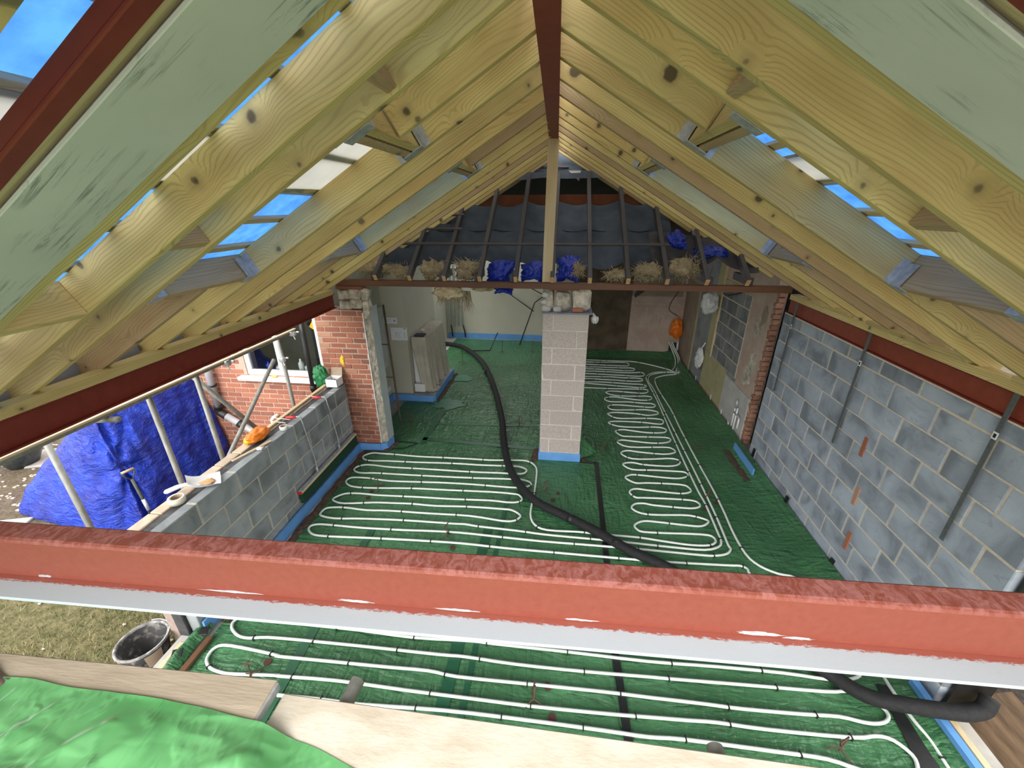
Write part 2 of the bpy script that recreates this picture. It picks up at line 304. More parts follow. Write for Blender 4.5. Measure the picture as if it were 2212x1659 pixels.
PLY = pmat('weathered_scaffold_board', (0.70, 0.64, 0.55, 1), (0.52, 0.44, 0.34, 1), 5, 0.85, 0.4, 30, 0.003, 0.03, stretch=(1.2, 3, 3), lo=0.35, hi=0.75, detail=8)

def block_mat(name, c1, c2, c3):
    t = NT(name); v = t.coords((1, 1, 1))
    c = t.ramp(t.noise(v, 3.0, 3, 0.5, 0.6), [(0.34, c1), (0.5, c2), (0.68, c3)])
    c = t.mix(t.math('MULTIPLY', t.ramp(t.noise(t.coords((3, 3, 9)), 1.6, 4, 0.6, 1.2), [(0.58, (0, 0, 0)), (0.66, (1, 1, 1))]), 0.35), c, c1)
    c = t.rand_value(c, 0.12)
    t.bump(t.noise(v, 90, 4), 0.5, 0.004)
    MATS[name] = t.done(c, 0.9, 0, 0.2); return MATS[name]
BLOCK = block_mat('blue_grey_concrete_block', (0.20, 0.23, 0.27, 1), (0.315, 0.36, 0.425, 1), (0.39, 0.445, 0.52, 1))
BLOCK_L = block_mat('grey_concrete_block', (0.17, 0.185, 0.195, 1), (0.27, 0.295, 0.31, 1), (0.34, 0.365, 0.38, 1))
BLOCK_OLD = block_mat('dark_infill_block', (0.16, 0.165, 0.17, 1), (0.21, 0.22, 0.225, 1), (0.26, 0.27, 0.275, 1))
BLOCK_P = pmat('pinkish_dense_block', (0.36, 0.31, 0.28, 1), (0.47, 0.42, 0.39, 1), 60, 0.9, 0.5, 120, 0.003, 0.05, lo=0.3, hi=0.6)
MORTAR = pmat('sandy_mortar', (0.52, 0.46, 0.37, 1), (0.62, 0.56, 0.47, 1), 30, 0.95, 0.6, 80)
MORTAR_P = pmat('pale_mortar', (0.56, 0.51, 0.46, 1), (0.64, 0.59, 0.54, 1), 30, 0.95, 0.4, 80)
MORTAR_B = pmat('brick_mortar', (0.40, 0.27, 0.21, 1), (0.49, 0.35, 0.28, 1), 30, 0.95, 0.6, 80)
def brick_mat(name, a, b_, c_):
    t = NT(name); v = t.coords((1, 1, 1))
    base = t.ramp(t.oi.outputs['Random'], [(0.0, (0.50, 0.31, 0.21, 1)), (0.12, a), (0.55, b_), (0.85, c_), (1.0, (0.16, 0.06, 0.05, 1))])
    c = t.mix(t.math('MULTIPLY', t.noise(v, 9, 5, 0.65), 0.75), base, (0.30, 0.15, 0.10, 1))
    t.bump(t.noise(v, 70, 5), 0.6, 0.005)
    MATS[name] = t.done(c, 0.9, 0, 0.25); return MATS[name]
BRICK = brick_mat('orange_red_brick', (0.40, 0.145, 0.085, 1), (0.33, 0.11, 0.07, 1), (0.24, 0.085, 0.06, 1))
PLASTER = pmat('sage_cream_paint', (0.46, 0.455, 0.375, 1), (0.50, 0.495, 0.41, 1), 2, 0.75, 0.08, 60, 0.002, 0.0)
PLASTER_PINK = pmat('pinkish_old_plaster', (0.42, 0.31, 0.25, 1), (0.50, 0.40, 0.33, 1), 4, 0.9, 0.4, 30, 0.006, 0.03)
PLASTER_BROWN = pmat('brown_old_plaster', (0.25, 0.19, 0.14, 1), (0.32, 0.25, 0.19, 1), 4, 0.9, 0.4, 30, 0.006, 0.02)
PLASTER_OLIVE = pmat('yellow_green_old_paint', (0.34, 0.31, 0.17, 1), (0.42, 0.38, 0.22, 1), 4, 0.9, 0.3, 30, 0.006, 0.02)
PLASTER_PALE = pmat('pale_grey_plaster', (0.40, 0.40, 0.38, 1), (0.55, 0.54, 0.51, 1), 4, 0.9, 0.3, 30, 0.006, 0.02)
RENDER_CHIP = pmat('chipped_masonry', (0.30, 0.27, 0.22, 1), (0.62, 0.56, 0.47, 1), 12, 0.95, 0.9, 25, 0.02, 0.12)
BOARD_BROWN = pmat('stained_brown_board', (0.075, 0.055, 0.033, 1), (0.13, 0.10, 0.065, 1), 4, 0.9, 0.2, 40, 0.004, 0.0)
BOARD_BLUE = pmat('pale_blue_grey_board', (0.44, 0.50, 0.51, 1), (0.52, 0.57, 0.57, 1), 5, 0.85, 0.2, 40, 0.003, 0.0)
def primer(name, c1, c2, rough=0.55):
    return pmat(name, c1, c2, 14, rough, 0.15, 60, 0.003, 0.0, lo=0.3, hi=0.75)
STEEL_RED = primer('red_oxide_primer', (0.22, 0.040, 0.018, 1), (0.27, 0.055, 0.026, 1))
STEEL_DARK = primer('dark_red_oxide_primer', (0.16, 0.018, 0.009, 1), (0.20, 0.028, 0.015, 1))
def front_steel():
    t = NT('weathered_pink_red_primer'); v = t.coords((1, 1, 1), rnd=False)
    geo = t.new('ShaderNodeNewGeometry'); sp = t.new('ShaderNodeSeparateXYZ'); t.l.new(geo.outputs['Normal'], sp.inputs[0])
    c = t.ramp(t.noise(v, 40, 5), [(0.3, (0.215, 0.048, 0.028, 1)), (0.75, (0.25, 0.06, 0.037, 1))])
    chalk_lift = t.ramp(t.noise(t.coords((1.5, 1, 1), rnd=False), 22, 6, 0.7, 1.0), [(0.42, (0, 0, 0)), (0.62, (1, 1, 1))])
    top = t.math('MULTIPLY', t.math('MULTIPLY', sp.outputs['Z'], 0.5), chalk_lift)  # chalky mottling that also lightens the colour of the shaded top face
    c = t.mix(top, c, (0.52, 0.23, 0.22, 1))
    scr = t.ramp(t.noise(t.coords((2, 30, 30), rnd=False), 3, 3), [(0.70, (0, 0, 0)), (0.76, (1, 1, 1))])
    c = t.mix(t.math('MULTIPLY', scr, 0.25), c, (0.70, 0.36, 0.28, 1))
    t.bump(t.noise(v, 80, 5), 0.2, 0.003)
    return t.done(c, 0.6)
STEEL_FRONT = front_steel()
def plate_paint():
    t = NT('pale_grey_paint_over_primer'); v = t.coords((1, 1, 1), rnd=False)
    sp = t.new('ShaderNodeSeparateXYZ'); tcn = t.new('ShaderNodeTexCoord'); t.l.new(tcn.outputs['Object'], sp.inputs[0])
    nz = t.math('MULTIPLY', t.math('SUBTRACT', t.noise(t.coords((10, 40, 1), rnd=False), 4, 5, 0.75), 0.5), 0.045)
    e = t.math('ADD', sp.outputs['Y'], nz)
    f = t.ramp(t.math('MULTIPLY_ADD', e, 10.0, 0.5), [(0.22, (0, 0, 0)), (0.27, (1, 1, 1))])
    c = t.mix(f, (0.43, 0.50, 0.555, 1), (0.33, 0.09, 0.065, 1))
    c = t.mix(t.math('MULTIPLY', t.ramp(t.noise(v, 60, 2), [(0.70, (0, 0, 0)), (0.74, (1, 1, 1))]), 0.35), c, (0.4, 0.4, 0.38, 1))
    t.bump(t.noise(v, 90, 4), 0.15, 0.002)
    return t.done(c, 0.55)
PLATE_PAINT = plate_paint()
GALV = pmat('galvanised_steel', (0.36, 0.38, 0.40, 1), (0.55, 0.57, 0.60, 1), 30, 0.45, 0.1, 60, 0.001, 0.05, metal=0.3)
GALV_DARK = pmat('dull_grey_strap_steel', (0.11, 0.125, 0.13, 1), (0.15, 0.165, 0.17, 1), 30, 0.5, 0.1, 60, 0.001, 0.03, metal=0.35)
SCAFF = pmat('scaffold_tube_steel', (0.20, 0.20, 0.18, 1), (0.29, 0.29, 0.265, 1), 25, 0.55, 0.2, 50, 0.002, 0.05, metal=0.25, stretch=(1, 1, 0.4))
RUST = pmat('rusty_wire', (0.06, 0.03, 0.02, 1), (0.12, 0.06, 0.04, 1), 40, 0.8)
PIPE_W = pmat('white_plastic_pipe', (0.66, 0.71, 0.67, 1), (0.72, 0.76, 0.73, 1), 4, 0.35, 0.0, rand=0.0)
BLACK = pmat('black_plastic', (0.008, 0.008, 0.009, 1), (0.014, 0.014, 0.015, 1), 20, 0.5, 0.1)
TAPE_B = pmat('black_tape', (0.006, 0.007, 0.007, 1), (0.012, 0.013, 0.013, 1), 20, 0.45, 0.1)
RUBBER = pmat('black_rubber_hose', (0.004, 0.0043, 0.005, 1), (0.012, 0.0125, 0.014, 1), 30, 0.8, 0.4, 60, 0.004)
WHITE = pmat('white_upvc', (0.75, 0.77, 0.78, 1), (0.80, 0.81, 0.82, 1), 3, 0.35, 0.0, rand=0.0)
CARD_W = pmat('white_card', (0.74, 0.76, 0.80, 1), (0.80, 0.82, 0.85, 1), 3, 0.8, 0.05, rand=0.0)
CARD_B = pmat('brown_card', (0.33, 0.25, 0.18, 1), (0.38, 0.29, 0.21, 1), 4, 0.85, 0.1, rand=0.0)
FOAM_B = pmat('blue_edging_foam', (0.10, 0.28, 0.62, 1), (0.125, 0.33, 0.68, 1), 5, 0.7, 0.15, 40, 0.003, 0.02)
SOIL = pmat('brown_earth', (0.055, 0.034, 0.022, 1), (0.13, 0.085, 0.055, 1), 20, 0.95, 1.0, 40, 0.02)
WOOL = pmat('glass_wool', (0.40, 0.31, 0.18, 1), (0.62, 0.53, 0.36, 1), 14, 0.95, 1.0, 60, 0.02, 0.25)
BLUE_BAG = pmat('blue_plastic_film', (0.008, 0.02, 0.30, 1), (0.02, 0.06, 0.52, 1), 10, 0.3, 0.6, 16, 0.03, 0.1)
FELT = pmat('dark_blue_roofing_felt', (0.05, 0.068, 0.098, 1), (0.09, 0.115, 0.155, 1), 4, 0.85, 0.4, 18, 0.02, 0.05)
DARK = pmat('loft_and_gap_shade', (0.012, 0.012, 0.013, 1), (0.02, 0.02, 0.022, 1), 5, 0.95, 0.0)  # near black colour holds the shade of the loft and wall gap
SHEET = pmat('beige_dust_sheet', (0.42, 0.39, 0.32, 1), (0.52, 0.48, 0.40, 1), 6, 0.95, 0.4, 60, 0.004, 0.0)
BAG_W = pmat('white_plastic_bag', (0.62, 0.64, 0.64, 1), (0.80, 0.81, 0.81, 1), 12, 0.35, 0.7, 14, 0.02, 0.05)
BAG_O = pmat('orange_plastic_bag', (0.72, 0.15, 0.01, 1), (0.80, 0.24, 0.02, 1), 6, 0.25, 0.5, 10, 0.02, 0.0)
RED_H = pmat('red_handle_plastic', (0.55, 0.02, 0.025, 1), (0.62, 0.03, 0.035, 1), 6, 0.4, 0.0)
GREEN_BR = pmat('dark_green_bristles', (0.004, 0.035, 0.018, 1), (0.01, 0.075, 0.04, 1), 60, 0.9, 1.0, 200, 0.01)
CREAM_P = pmat('cream_plastic', (0.70, 0.66, 0.54, 1), (0.74, 0.70, 0.58, 1), 3, 0.45, 0.0)
CONC = pmat('grey_concrete', (0.30, 0.29, 0.27, 1), (0.42, 0.41, 0.38, 1), 6, 0.9, 0.4, 60)

def tarp_mat():
    t = NT('translucent_blue_tarpaulin'); v = t.coords((1, 1, 1), rnd=False)
    c = t.ramp(t.noise(v, 7, 5, 0.6), [(0.35, (0.035, 0.135, 0.42, 1)), (0.65, (0.065, 0.22, 0.56, 1))])
    df = t.new('ShaderNodeBsdfDiffuse'); tr = t.new('ShaderNodeBsdfTranslucent'); mx = t.new('ShaderNodeMixShader'); mx.inputs[0].default_value = 0.7
    t.l.new(c, df.inputs[0]); t.l.new(c, tr.inputs[0]); t.l.new(df.outputs[0], mx.inputs[1]); t.l.new(tr.outputs[0], mx.inputs[2]); t.l.new(mx.outputs[0], t.out.inputs[0])
    return t.m
TARP_T = tarp_mat()
def breather():
    t = NT('grey_breather_membrane'); v = t.coords((1, 1, 1), rnd=False)
    c = t.ramp(t.noise(v, 3, 3), [(0.35, (0.40, 0.40, 0.37, 1)), (0.65, (0.50, 0.50, 0.46, 1))])
    df = t.new('ShaderNodeBsdfDiffuse'); tr = t.new('ShaderNodeBsdfTranslucent'); mx = t.new('ShaderNodeMixShader'); mx.inputs[0].default_value = 0.35
    t.l.new(c, df.inputs[0]); t.l.new(c, tr.inputs[0]); t.l.new(df.outputs[0], mx.inputs[1]); t.l.new(tr.outputs[0], mx.inputs[2]); t.l.new(mx.outputs[0], t.out.inputs[0])
    return t.m
BREATHER = breather()
def ground_tarp():
    t = NT('crinkled_blue_tarpaulin'); v = t.coords((1, 1, 1), rnd=False)
    c = t.ramp(t.noise(v, 3, 5), [(0.35, (0.003, 0.016, 0.25, 1)), (0.7, (0.006, 0.05, 0.52, 1))])
    n1 = t.noise(t.coords((1.2, 1.2, 3), rnd=False), 5, 6, 0.6, 1.0); n2 = t.noise(v, 34, 3)
    h = t.math('ADD', n1, t.math('MULTIPLY', n2, 0.25)); t.bump(h, 0.9, 0.06)
    return t.done(c, 0.24, 0.0, 0.5)
GTARP = ground_tarp()
def poly_floor():
    t = NT('green_polythene_membrane'); v = t.coords((1, 1, 1), rnd=False)
    c = t.ramp(t.noise(v, 0.8, 4, 0.55, 0.4), [(0.36, (0.033, 0.12, 0.046, 1)), (0.66, (0.066, 0.20, 0.088, 1))])
    dust = t.ramp(t.noise(v, 2.6, 6, 0.65), [(0.54, (0, 0, 0)), (0.75, (1, 1, 1))])
    c = t.mix(t.math('MULTIPLY', dust, 0.22), c, (0.17, 0.26, 0.19, 1))
    r1 = t.noise(t.coords((1.6, 5.0, 1), rnd=False), 2.4, 3, 0.5, 0.3); r2 = t.noise(t.coords((5, 1.4, 1), rnd=False), 1.9, 3, 0.5, 0.3)
    rd = t.math('ADD', t.math('ABSOLUTE', t.math('SUBTRACT', r1, 0.5)), t.math('ABSOLUTE', t.math('SUBTRACT', r2, 0.5)))
    t.bump(rd, 0.85, 0.06)
    return t.done(c, t.math('MULTIPLY_ADD', dust, 0.25, 0.32), 0.0, 0.45)
POLY = poly_floor()
POLY_DARK = pmat('green_polythene_lap', (0.008, 0.072, 0.032, 1), (0.014, 0.10, 0.045, 1), 2, 0.4, 0.3, 10, 0.02, 0.0)
def poly_front():
    t = NT('bright_green_polythene'); v = t.coords((1, 1, 1), rnd=False)
    c = t.ramp(t.noise(v, 2.0, 4), [(0.35, (0.10, 0.35, 0.12, 1)), (0.7, (0.17, 0.46, 0.19, 1))])
    n1 = t.math('ABSOLUTE', t.math('SUBTRACT', t.noise(t.coords((1.0, 2.6, 1), rnd=False), 2.2, 2, 0.45, 0.2), 0.5))
    n2 = t.math('ABSOLUTE', t.math('SUBTRACT', t.noise(t.coords((3.4, 1.6, 1), rnd=False), 2.6, 3, 0.5, 0.2), 0.5))
    h = t.math('ADD', t.ramp(n1, [(0.0, (1, 1, 1)), (0.09, (0, 0, 0))], 'EASE'), t.math('MULTIPLY', t.ramp(n2, [(0.0, (1, 1, 1)), (0.07, (0, 0, 0))], 'EASE'), 0.6))
    h = t.math('ADD', h, t.math('MULTIPLY', t.noise(t.coords((1, 1, 1), rnd=False), 5.0, 2), 1.2))
    t.bump(h, 0.30, 0.016)
    return t.done(c, 0.22, 0, 0.65)
POLY_F = poly_front()
def green_board():
    t = NT('moisture_resistant_green_board'); v = t.coords((1, 1, 1))
    c = t.ramp(t.noise(v, 3, 3), [(0.35, (0.55, 0.58, 0.53, 1)), (0.65, (0.61, 0.635, 0.585, 1))])
    st = t.ramp(t.noise(t.coords((1.3, 16, 1)), 2.2, 6, 0.75, 0.6), [(0.53, (0, 0, 0)), (0.62, (1, 1, 1))])
    ms = t.ramp(t.noise(t.coords((3, 3, 1)), 1.2, 2), [(0.46, (0, 0, 0)), (0.60, (1, 1, 1))])
    c = t.mix(t.math('MULTIPLY', t.math('MULTIPLY', st, ms), 0.75), c, (0.09, 0.11, 0.10, 1))
    du = t.ramp(t.noise(t.coords((2.5, 5, 1)), 1.7, 5, 0.7), [(0.62, (0, 0, 0)), (0.74, (1, 1, 1))])
    c = t.mix(t.math('MULTIPLY', du, 0.35), c, (0.52, 0.50, 0.38, 1))
    t.bump(t.noise(v, 120, 3), 0.1, 0.001)
    return t.done(c, 0.85)
GBOARD = green_board()
def ground_mat():
    t = NT('lawn_and_bare_earth'); v = t.coords((1, 1, 1), rnd=False)
    soil = t.ramp(t.noise(v, 9, 6, 0.7), [(0.35, (0.07, 0.05, 0.037, 1)), (0.68, (0.17, 0.135, 0.105, 1))])
    grass = t.ramp(t.noise(v, 12, 6, 0.7), [(0.35, (0.07, 0.07, 0.028, 1)), (0.68, (0.19, 0.165, 0.085, 1))])
    f = t.ramp(t.noise(v, 1.1, 4), [(0.40, (0, 0, 0)), (0.52, (1, 1, 1))])
    sp = t.new('ShaderNodeSeparateXYZ'); tcn = t.new('ShaderNodeTexCoord'); t.l.new(tcn.outputs['Object'], sp.inputs[0])
    near = t.ramp(t.math('MULTIPLY_ADD', sp.outputs['Y'], 0.2, 0.5), [(0.40, (1, 1, 1)), (0.48, (0, 0, 0))])
    c = t.mix(t.math('MAXIMUM', near, t.math('MULTIPLY', f, 0.25)), soil, grass)
    t.bump(t.noise(v, 30, 6), 0.8, 0.03)
    return t.done(c, 0.95, 0, 0.2)
GROUND = ground_mat()

# ------------------------------------------------------------------ setting: ground and floor
g = MB().box(-30, 30, -12, 30, -0.6, -0.3).build('ground', GROUND, origin=(-5, 2.9, -0.3)); struct(g, 'lawn and bare earth around the house', 'ground')
fl = MB().box(-3.13, 3.0, 1.0, 11.0, -0.29, -0.004).build('floor', CONC); struct(fl, 'concrete slab under the green membrane', 'floor')

# ------------------------------------------------------------------ walls of separate blocks and bricks
def coursed(parent, name, mat, axis, face, a0, a1, z0, z1, L, H, thick, inward, joint=0.010, offs=None, skip=None, minlen=0.06, jit=0.002, limit=None):
    """lay pieces in running bond; axis 'y' = wall along y at x=face, axis 'x' = wall along x at y=face; inward = +1/-1 where the body lies"""
    n = 0; k = 0; z = z0
    while z < z1 - 0.03:
        h = min(H, z1 - z); off = (offs[k % len(offs)] if offs else (0 if k % 2 == 0 else L / 2)); a = a0 - off
        while a < a1 - 1e-4:
            b0 = max(a, a0); b1 = min(a + L, a1); ln = b1 - b0
            if ln > minlen and not (skip and skip((b0 + b1) / 2, z + h / 2, b0, b1, z, z + h)):
                ll = round(ln - joint, 3); hh = round(h - joint, 3)
                key = (name, axis, ll, hh, thick)
                me = piece_mesh(key, mat, lambda q: q.cbox(0, 0, 0, thick if axis == 'y' else ll, ll if axis == 'y' else thick, hh, 0.006, 0.0015))
                f = face + inward * thick / 2 + RND.uniform(-jit, jit)
                loc = (f, (b0 + b1) / 2, z + h / 2) if axis == 'y' else ((b0 + b1) / 2, f, z + h / 2)
                piece(name, me, parent, loc, (0, 0, RND.uniform(-0.004, 0.004))); n += 1
            a += L
        z += H; k += 1
    return n

# right hand new block wall
wr = MB().box(2.8255, 2.915, 2.215, 5.54, -0.1, 2.12).build('wall_right', MORTAR); struct(wr, 'new blue grey block wall under the right red steel', 'wall')
coursed(wr, 'block', BLOCK, 'y', 2.82, 2.20, 5.55, -0.03, 2.13, 0.45, 0.225, 0.1, 1, 0.014, offs=[0.0, 0.24, 0.05, 0.2])
MB().cbox(3.045, 3.88, 1.0, 0.10, 3.34, 2.3, 0.005).build('outer_leaf', BLOCK_L, wr)
for (y, z) in ((3.62, 1.33), (3.50, 0.87), (3.40, 0.42)):
    piece('brick_packer', piece_mesh(('brick_packer',), BRICK, lambda q: q.cbox(0, 0, 0, 0.03, 0.05, 0.2, 0.004)), wr, (2.828, y, z))
# left low block wall: inner leaf, dark cavity board, outer leaf
wlft = MB().box(-3.045, -2.9555, 2.095, 4.98, -0.1, 1.11).build('wall_left', MORTAR); struct(wlft, 'low grey block wall on the left of the extension', 'wall')
coursed(wlft, 'block', BLOCK_L, 'y', -2.95, 2.08, 4.985, -0.005, 1.12, 0.45, 0.225, 0.1, -1, 0.014, offs=[0.1, 0.32])
MB().box(-3.14, -3.052, 2.08, 5.0, -0.25, 1.09).build('cavity_board', pmat('black_cavity_board', (0.035, 0.037, 0.04, 1), (0.09, 0.093, 0.10, 1), 12, 0.8, 0.5, 40, 0.006), wlft)
ol = MB().box(-3.25, -3.145, 2.08, 5.0, -0.3, 1.085).build('outer_leaf', pmat('pinkish_brick_core', (0.26, 0.20, 0.17, 1), (0.34, 0.27, 0.23, 1), 20, 0.9), wlft)
coursed(ol, 'brick', pmat('cream_facing_brick', (0.46, 0.36, 0.27, 1), (0.56, 0.46, 0.36, 1), 14, 0.9, 0.5, 60), 'y', -3.255, 2.07, 5.0, 0.885, 1.11, 0.225, 0.075, 0.105, 1, 0.010)

# back wall of the old house, brick by brick, with window opening
WX0, WX1, WZ0, WZ1 = -4.50, -3.29, 1.14, 2.30
wb_ = MB().box(-8.0, WX0, 5.086, 5.32, -0.4, 2.45).box(WX0, WX1, 5.086, 5.32, -0.4, WZ0).box(WX0, WX1, 5.086, 5.32, WZ1, 2.45).box(WX1, -2.60, 5.086, 5.32, -0.1, 2.13)
wb_ = wb_.build('wall_back', MORTAR_B); struct(wb_, 'red brick back wall of the old house beside the window', 'wall')
def in_window(a, z, b0, b1, z0_, z1_): return b1 > WX0 - 0.01 and b0 < WX1 + 0.01 and z > WZ0 and z < WZ1
coursed(wb_, 'brick', BRICK, 'x', 5.08, -3.29, -2.59, 0.10, 2.13, 0.225, 0.075, 0.06, 1, 0.0125, offs=[0.0, 0.13, 0.06, 0.17, 0.02, 0.11], jit=0.004)
coursed(wb_, 'brick', BRICK, 'x', 5.08, -5.45, -3.29, -0.35, 1.60, 0.225, 0.075, 0.06, 1, 0.0115, offs=[0.0, 0.1125, 0.03, 0.14], skip=in_window, jit=0.004)
rest = MB()
z = -0.35; k = 0
while z < 2.4:
    a = -8.0 + (0.1125 if k % 2 else 0)
    while a < -5.46:
        rest.cbox(a + 0.1125, 5.11, z + 0.0375, 0.214, 0.06, 0.064, 0.005); a += 0.225
    a = -5.45 + (0.1125 if k % 2 else 0)
    while a < -3.3 and z > 1.58:
        if not in_window(0, z + 0.03, a, a + 0.225, 0, 0): rest.cbox(a + 0.1125, 5.11, z + 0.0375, 0.214, 0.06, 0.064, 0.005)
        a += 0.225
    z += 0.075; k += 1
tag(rest.build('brickwork', BRICK, wb_), kind='stuff')
# pier plinth reaches the floor behind the blue edging
# broken masonry above the brick pier and plaster reveal
nib = thing('broken_masonry', (-2.72, 5.1, 2.13), 'broken plaster and stone lump above the brick pier', 'masonry')
for (x, y, z, sx_, sy, sz, ry) in ((-2.83, 5.16, 2.20, 0.16, 0.14, 0.12, 0.05), (-2.66, 5.15, 2.22, 0.17, 0.15, 0.13, -0.06), (-2.83, 5.16, 2.33, 0.15, 0.13, 0.13, -0.04), (-2.67, 5.14, 2.34, 0.16, 0.16, 0.12, 0.08), (-2.54, 5.14, 2.34, 0.11, 0.13, 0.16, 0.1), (-2.53, 5.13, 2.20, 0.09, 0.11, 0.14, -0.1), (-2.55, 5.12, 2.08, 0.07, 0.09, 0.12, 0.1)):
    q = MB(); q.cbox(0, 0, 0, sx_, sy, sz, 0.02, 0.012); o = q.build('stone', RENDER_CHIP, nib, origin=(0, 0, 0)); o.location = Vector((x, y, z)) - Vector(nib.location); o.rotation_euler = (0, ry, ry * 2)
MB().cbox(-2.72, 5.12, 2.43, 0.36, 0.12, 0.045, 0.006).build('brick', BRICK, nib)
rv = MB(); rv.grid(lambda u, v: (-2.588 + 0.075 * u + 0.016 * noise.noise(Vector((u * 3, v * 22, 1))), 5.088 + 0.05 * u + 0.02 * noise.noise(Vector((u * 5, v * 30, 4))), 0.1 + 2.12 * v), 6, 90)
o = rv.build('plaster_edge', RENDER_CHIP, None, True)
rr_ = thing('plaster_reveal', (-2.55, 5.2, 0.1), 'pale blue grey plasterboard reveal beside the brick pier', 'plasterboard')
o.parent = rr_; o.location = o.location - Vector(rr_.location)
MB().box(-2.60, -2.515, 5.15, 5.36, 0.1, 2.16).build('board', BOARD_BLUE, rr_)
MB().box(-2.596, -2.588, 5.072, 5.10, 0.1, 2.10).build('bead', WHITE, rr_)

# the old house beyond: far walls, chimney breast, right wall
w = MB().box(-3.3, -3.13, 5.32, 8.56, -0.1, 2.5).box(-3.3, -3.13, 9.75, 11.0, -0.1, 2.5).box(-3.3, -3.13, 8.56, 9.75, -0.1, 0.2).box(-3.3, -3.13, 8.56, 9.75, 2.2, 2.5).build('wall_far_left', PLASTER); struct(w, 'sage painted side wall of the old room', 'wall')  # unseen opening behind the chimney breast, added to let daylight in
w = MB().box(-3.3, 0.6, 10.9, 11.1, -0.1, 2.6).build('wall_far', PLASTER); struct(w, 'sage cream painted far wall of the old room', 'wall')
w = MB().box(-0.15, 0.25, 9.3, 10.9, -0.1, 2.5).build('wall_spine', PLASTER); struct(w, 'dividing wall running back behind the block pillar', 'wall')  # unseen wall, cut short so daylight spreads between the far rooms
w = MB().box(-3.13, -2.72, 6.85, 8.55, -0.1, 2.5).build('wall_chimney', PLASTER); struct(w, 'painted chimney breast in the old room', 'wall')
hz_ = MB().cbox(-2.51, 7.5, 0.06, 0.42, 1.40, 0.12, 0.01).build('hearth_slab', CONC); tag(hz_, 'low hearth slab below the draped dust sheet', 'hearth')
w = MB().box(0.25, 3.1, 9.95, 10.15, -0.1, 2.5).build('wall_far_right', PLASTER_PINK); struct(w, 'scratch coated far wall of the right hand room', 'wall')
MB().cbox(0.945, 9.935, 0.80, 1.37, 0.03, 1.60, 0.003).build('brown_panel', BOARD_BROWN, w)
MB().cbox(0.945, 9.935, 2.05, 1.37, 0.03, 0.88, 0.003).build('brown_panel', BOARD_BROWN, w)
wh = MB().box(2.86, 3.05, 5.93, 10.15, -0.1, 2.5).build('wall_house_right', PLASTER_PINK); struct(wh, 'patched plaster side wall of the right hand room', 'wall')
def panel(y0, y1, z0, z1, mat, proud, name='plaster_patch'):
    return MB().cbox(2.86 - proud / 2 + 0.005, (y0 + y1) / 2, (z0 + z1) / 2, proud + 0.01, y1 - y0, z1 - z0, 0.002).build(name, mat, wh)
panel(9.0, 9.95, 0, 2.45, PLASTER_BROWN, 0.012)
panel(8.12, 8.92, 0, 2.45, BLOCK_OLD, 0.004, 'infill_panel')
panel(8.93, 8.99, 0, 2.45, PLASTER_OLIVE, 0.02)
panel(7.80, 8.10, 0.80, 2.45, PLASTER_OLIVE, 0.016)
panel(6.95, 8.11, 0, 0.78, PLASTER_OLIVE, 0.014)
panel(5.95, 6.94, 0, 0.72, PLASTER_PALE, 0.020)
panel(7.765, 7.80, 0.75, 2.45, W_CREAM, 0.03, 'timber_strip')
wi = MB().box(2.852, 2.862, 6.60, 7.765, 0.78, 2.12).build('infill_mortar', MORTAR, wh)
coursed(wi, 'block', BLOCK_OLD, 'y', 2.848, 6.60, 7.765, 0.78, 2.12, 0.45, 0.225, 0.02, 1, 0.014, jit=0.001)
panel(6.56, 7.80, 0.735, 0.78, BLOCK_OLD, 0.012, 'sill_edge')
panel(6.55, 7.80, 2.13, 2.2, PLASTER_OLIVE, 0.012)
for (y, z, a, b) in ((6.25, 1.75, 0.10, 0.16), (6.15, 1.25, 0.12, 0.12), (6.22, 1.02, 0.13, 0.17), (6.28, 0.86, 0.06, 0.05)):
    q = MB(); blob_mesh(q, (2.857, y, z), (0.008, a, b), y * 7, 0.5, 1.6, 2); q.build('bare_patch', RENDER_CHIP, wh)
q = MB(); blob_mesh(q, (2.857, 6.12, 1.93), (0.008, 0.09, 0.13), 2, 0.4, 1.6, 2); q.build('bare_patch', PLASTER_BROWN, wh)
# toothed brick end of the cut house wall
be = thing('cut_brick_end', (2.93, 5.88, 0), 'toothed column of cut red bricks at the wall end', 'brickwork')
BRICK_PALE = brick_mat('pale_worn_brick', (0.44, 0.25, 0.18, 1), (0.40, 0.22, 0.16, 1), (0.34, 0.20, 0.15, 1))
for k in range(31):
    wdt = 0.085 + RND.uniform(-0.02, 0.025)
    piece('brick', piece_mesh(('brick_t', k % 9), BRICK_PALE, lambda q: q.cbox(0, 0, 0, wdt, 0.1, 0.066, 0.012, 0.006)), be, (2.86 + 0.042 + RND.uniform(-0.006, 0.006), 5.89 + RND.uniform(-0.01, 0.01), 0.04 + k * 0.075), (0, RND.uniform(-0.08, 0.08), RND.uniform(-0.1, 0.1)))
MB().box(2.87, 2.92, 5.905, 5.925, 0, 2.4).build('mortar_core', MORTAR_B, be)
MB().cbox(2.925, 5.70, 0.5, 0.025, 0.05, 1.0, 0.003).build('timber_lath', W_BROWN, be)
w = MB().box(3.0, 3.06, 5.55, 5.95, -0.1, 2.4).build('wall_cavity_shade', DARK); struct(w, 'near black box shading the gap between new blocks and old bricks', 'wall')  # dark box put in for the shade inside the gap

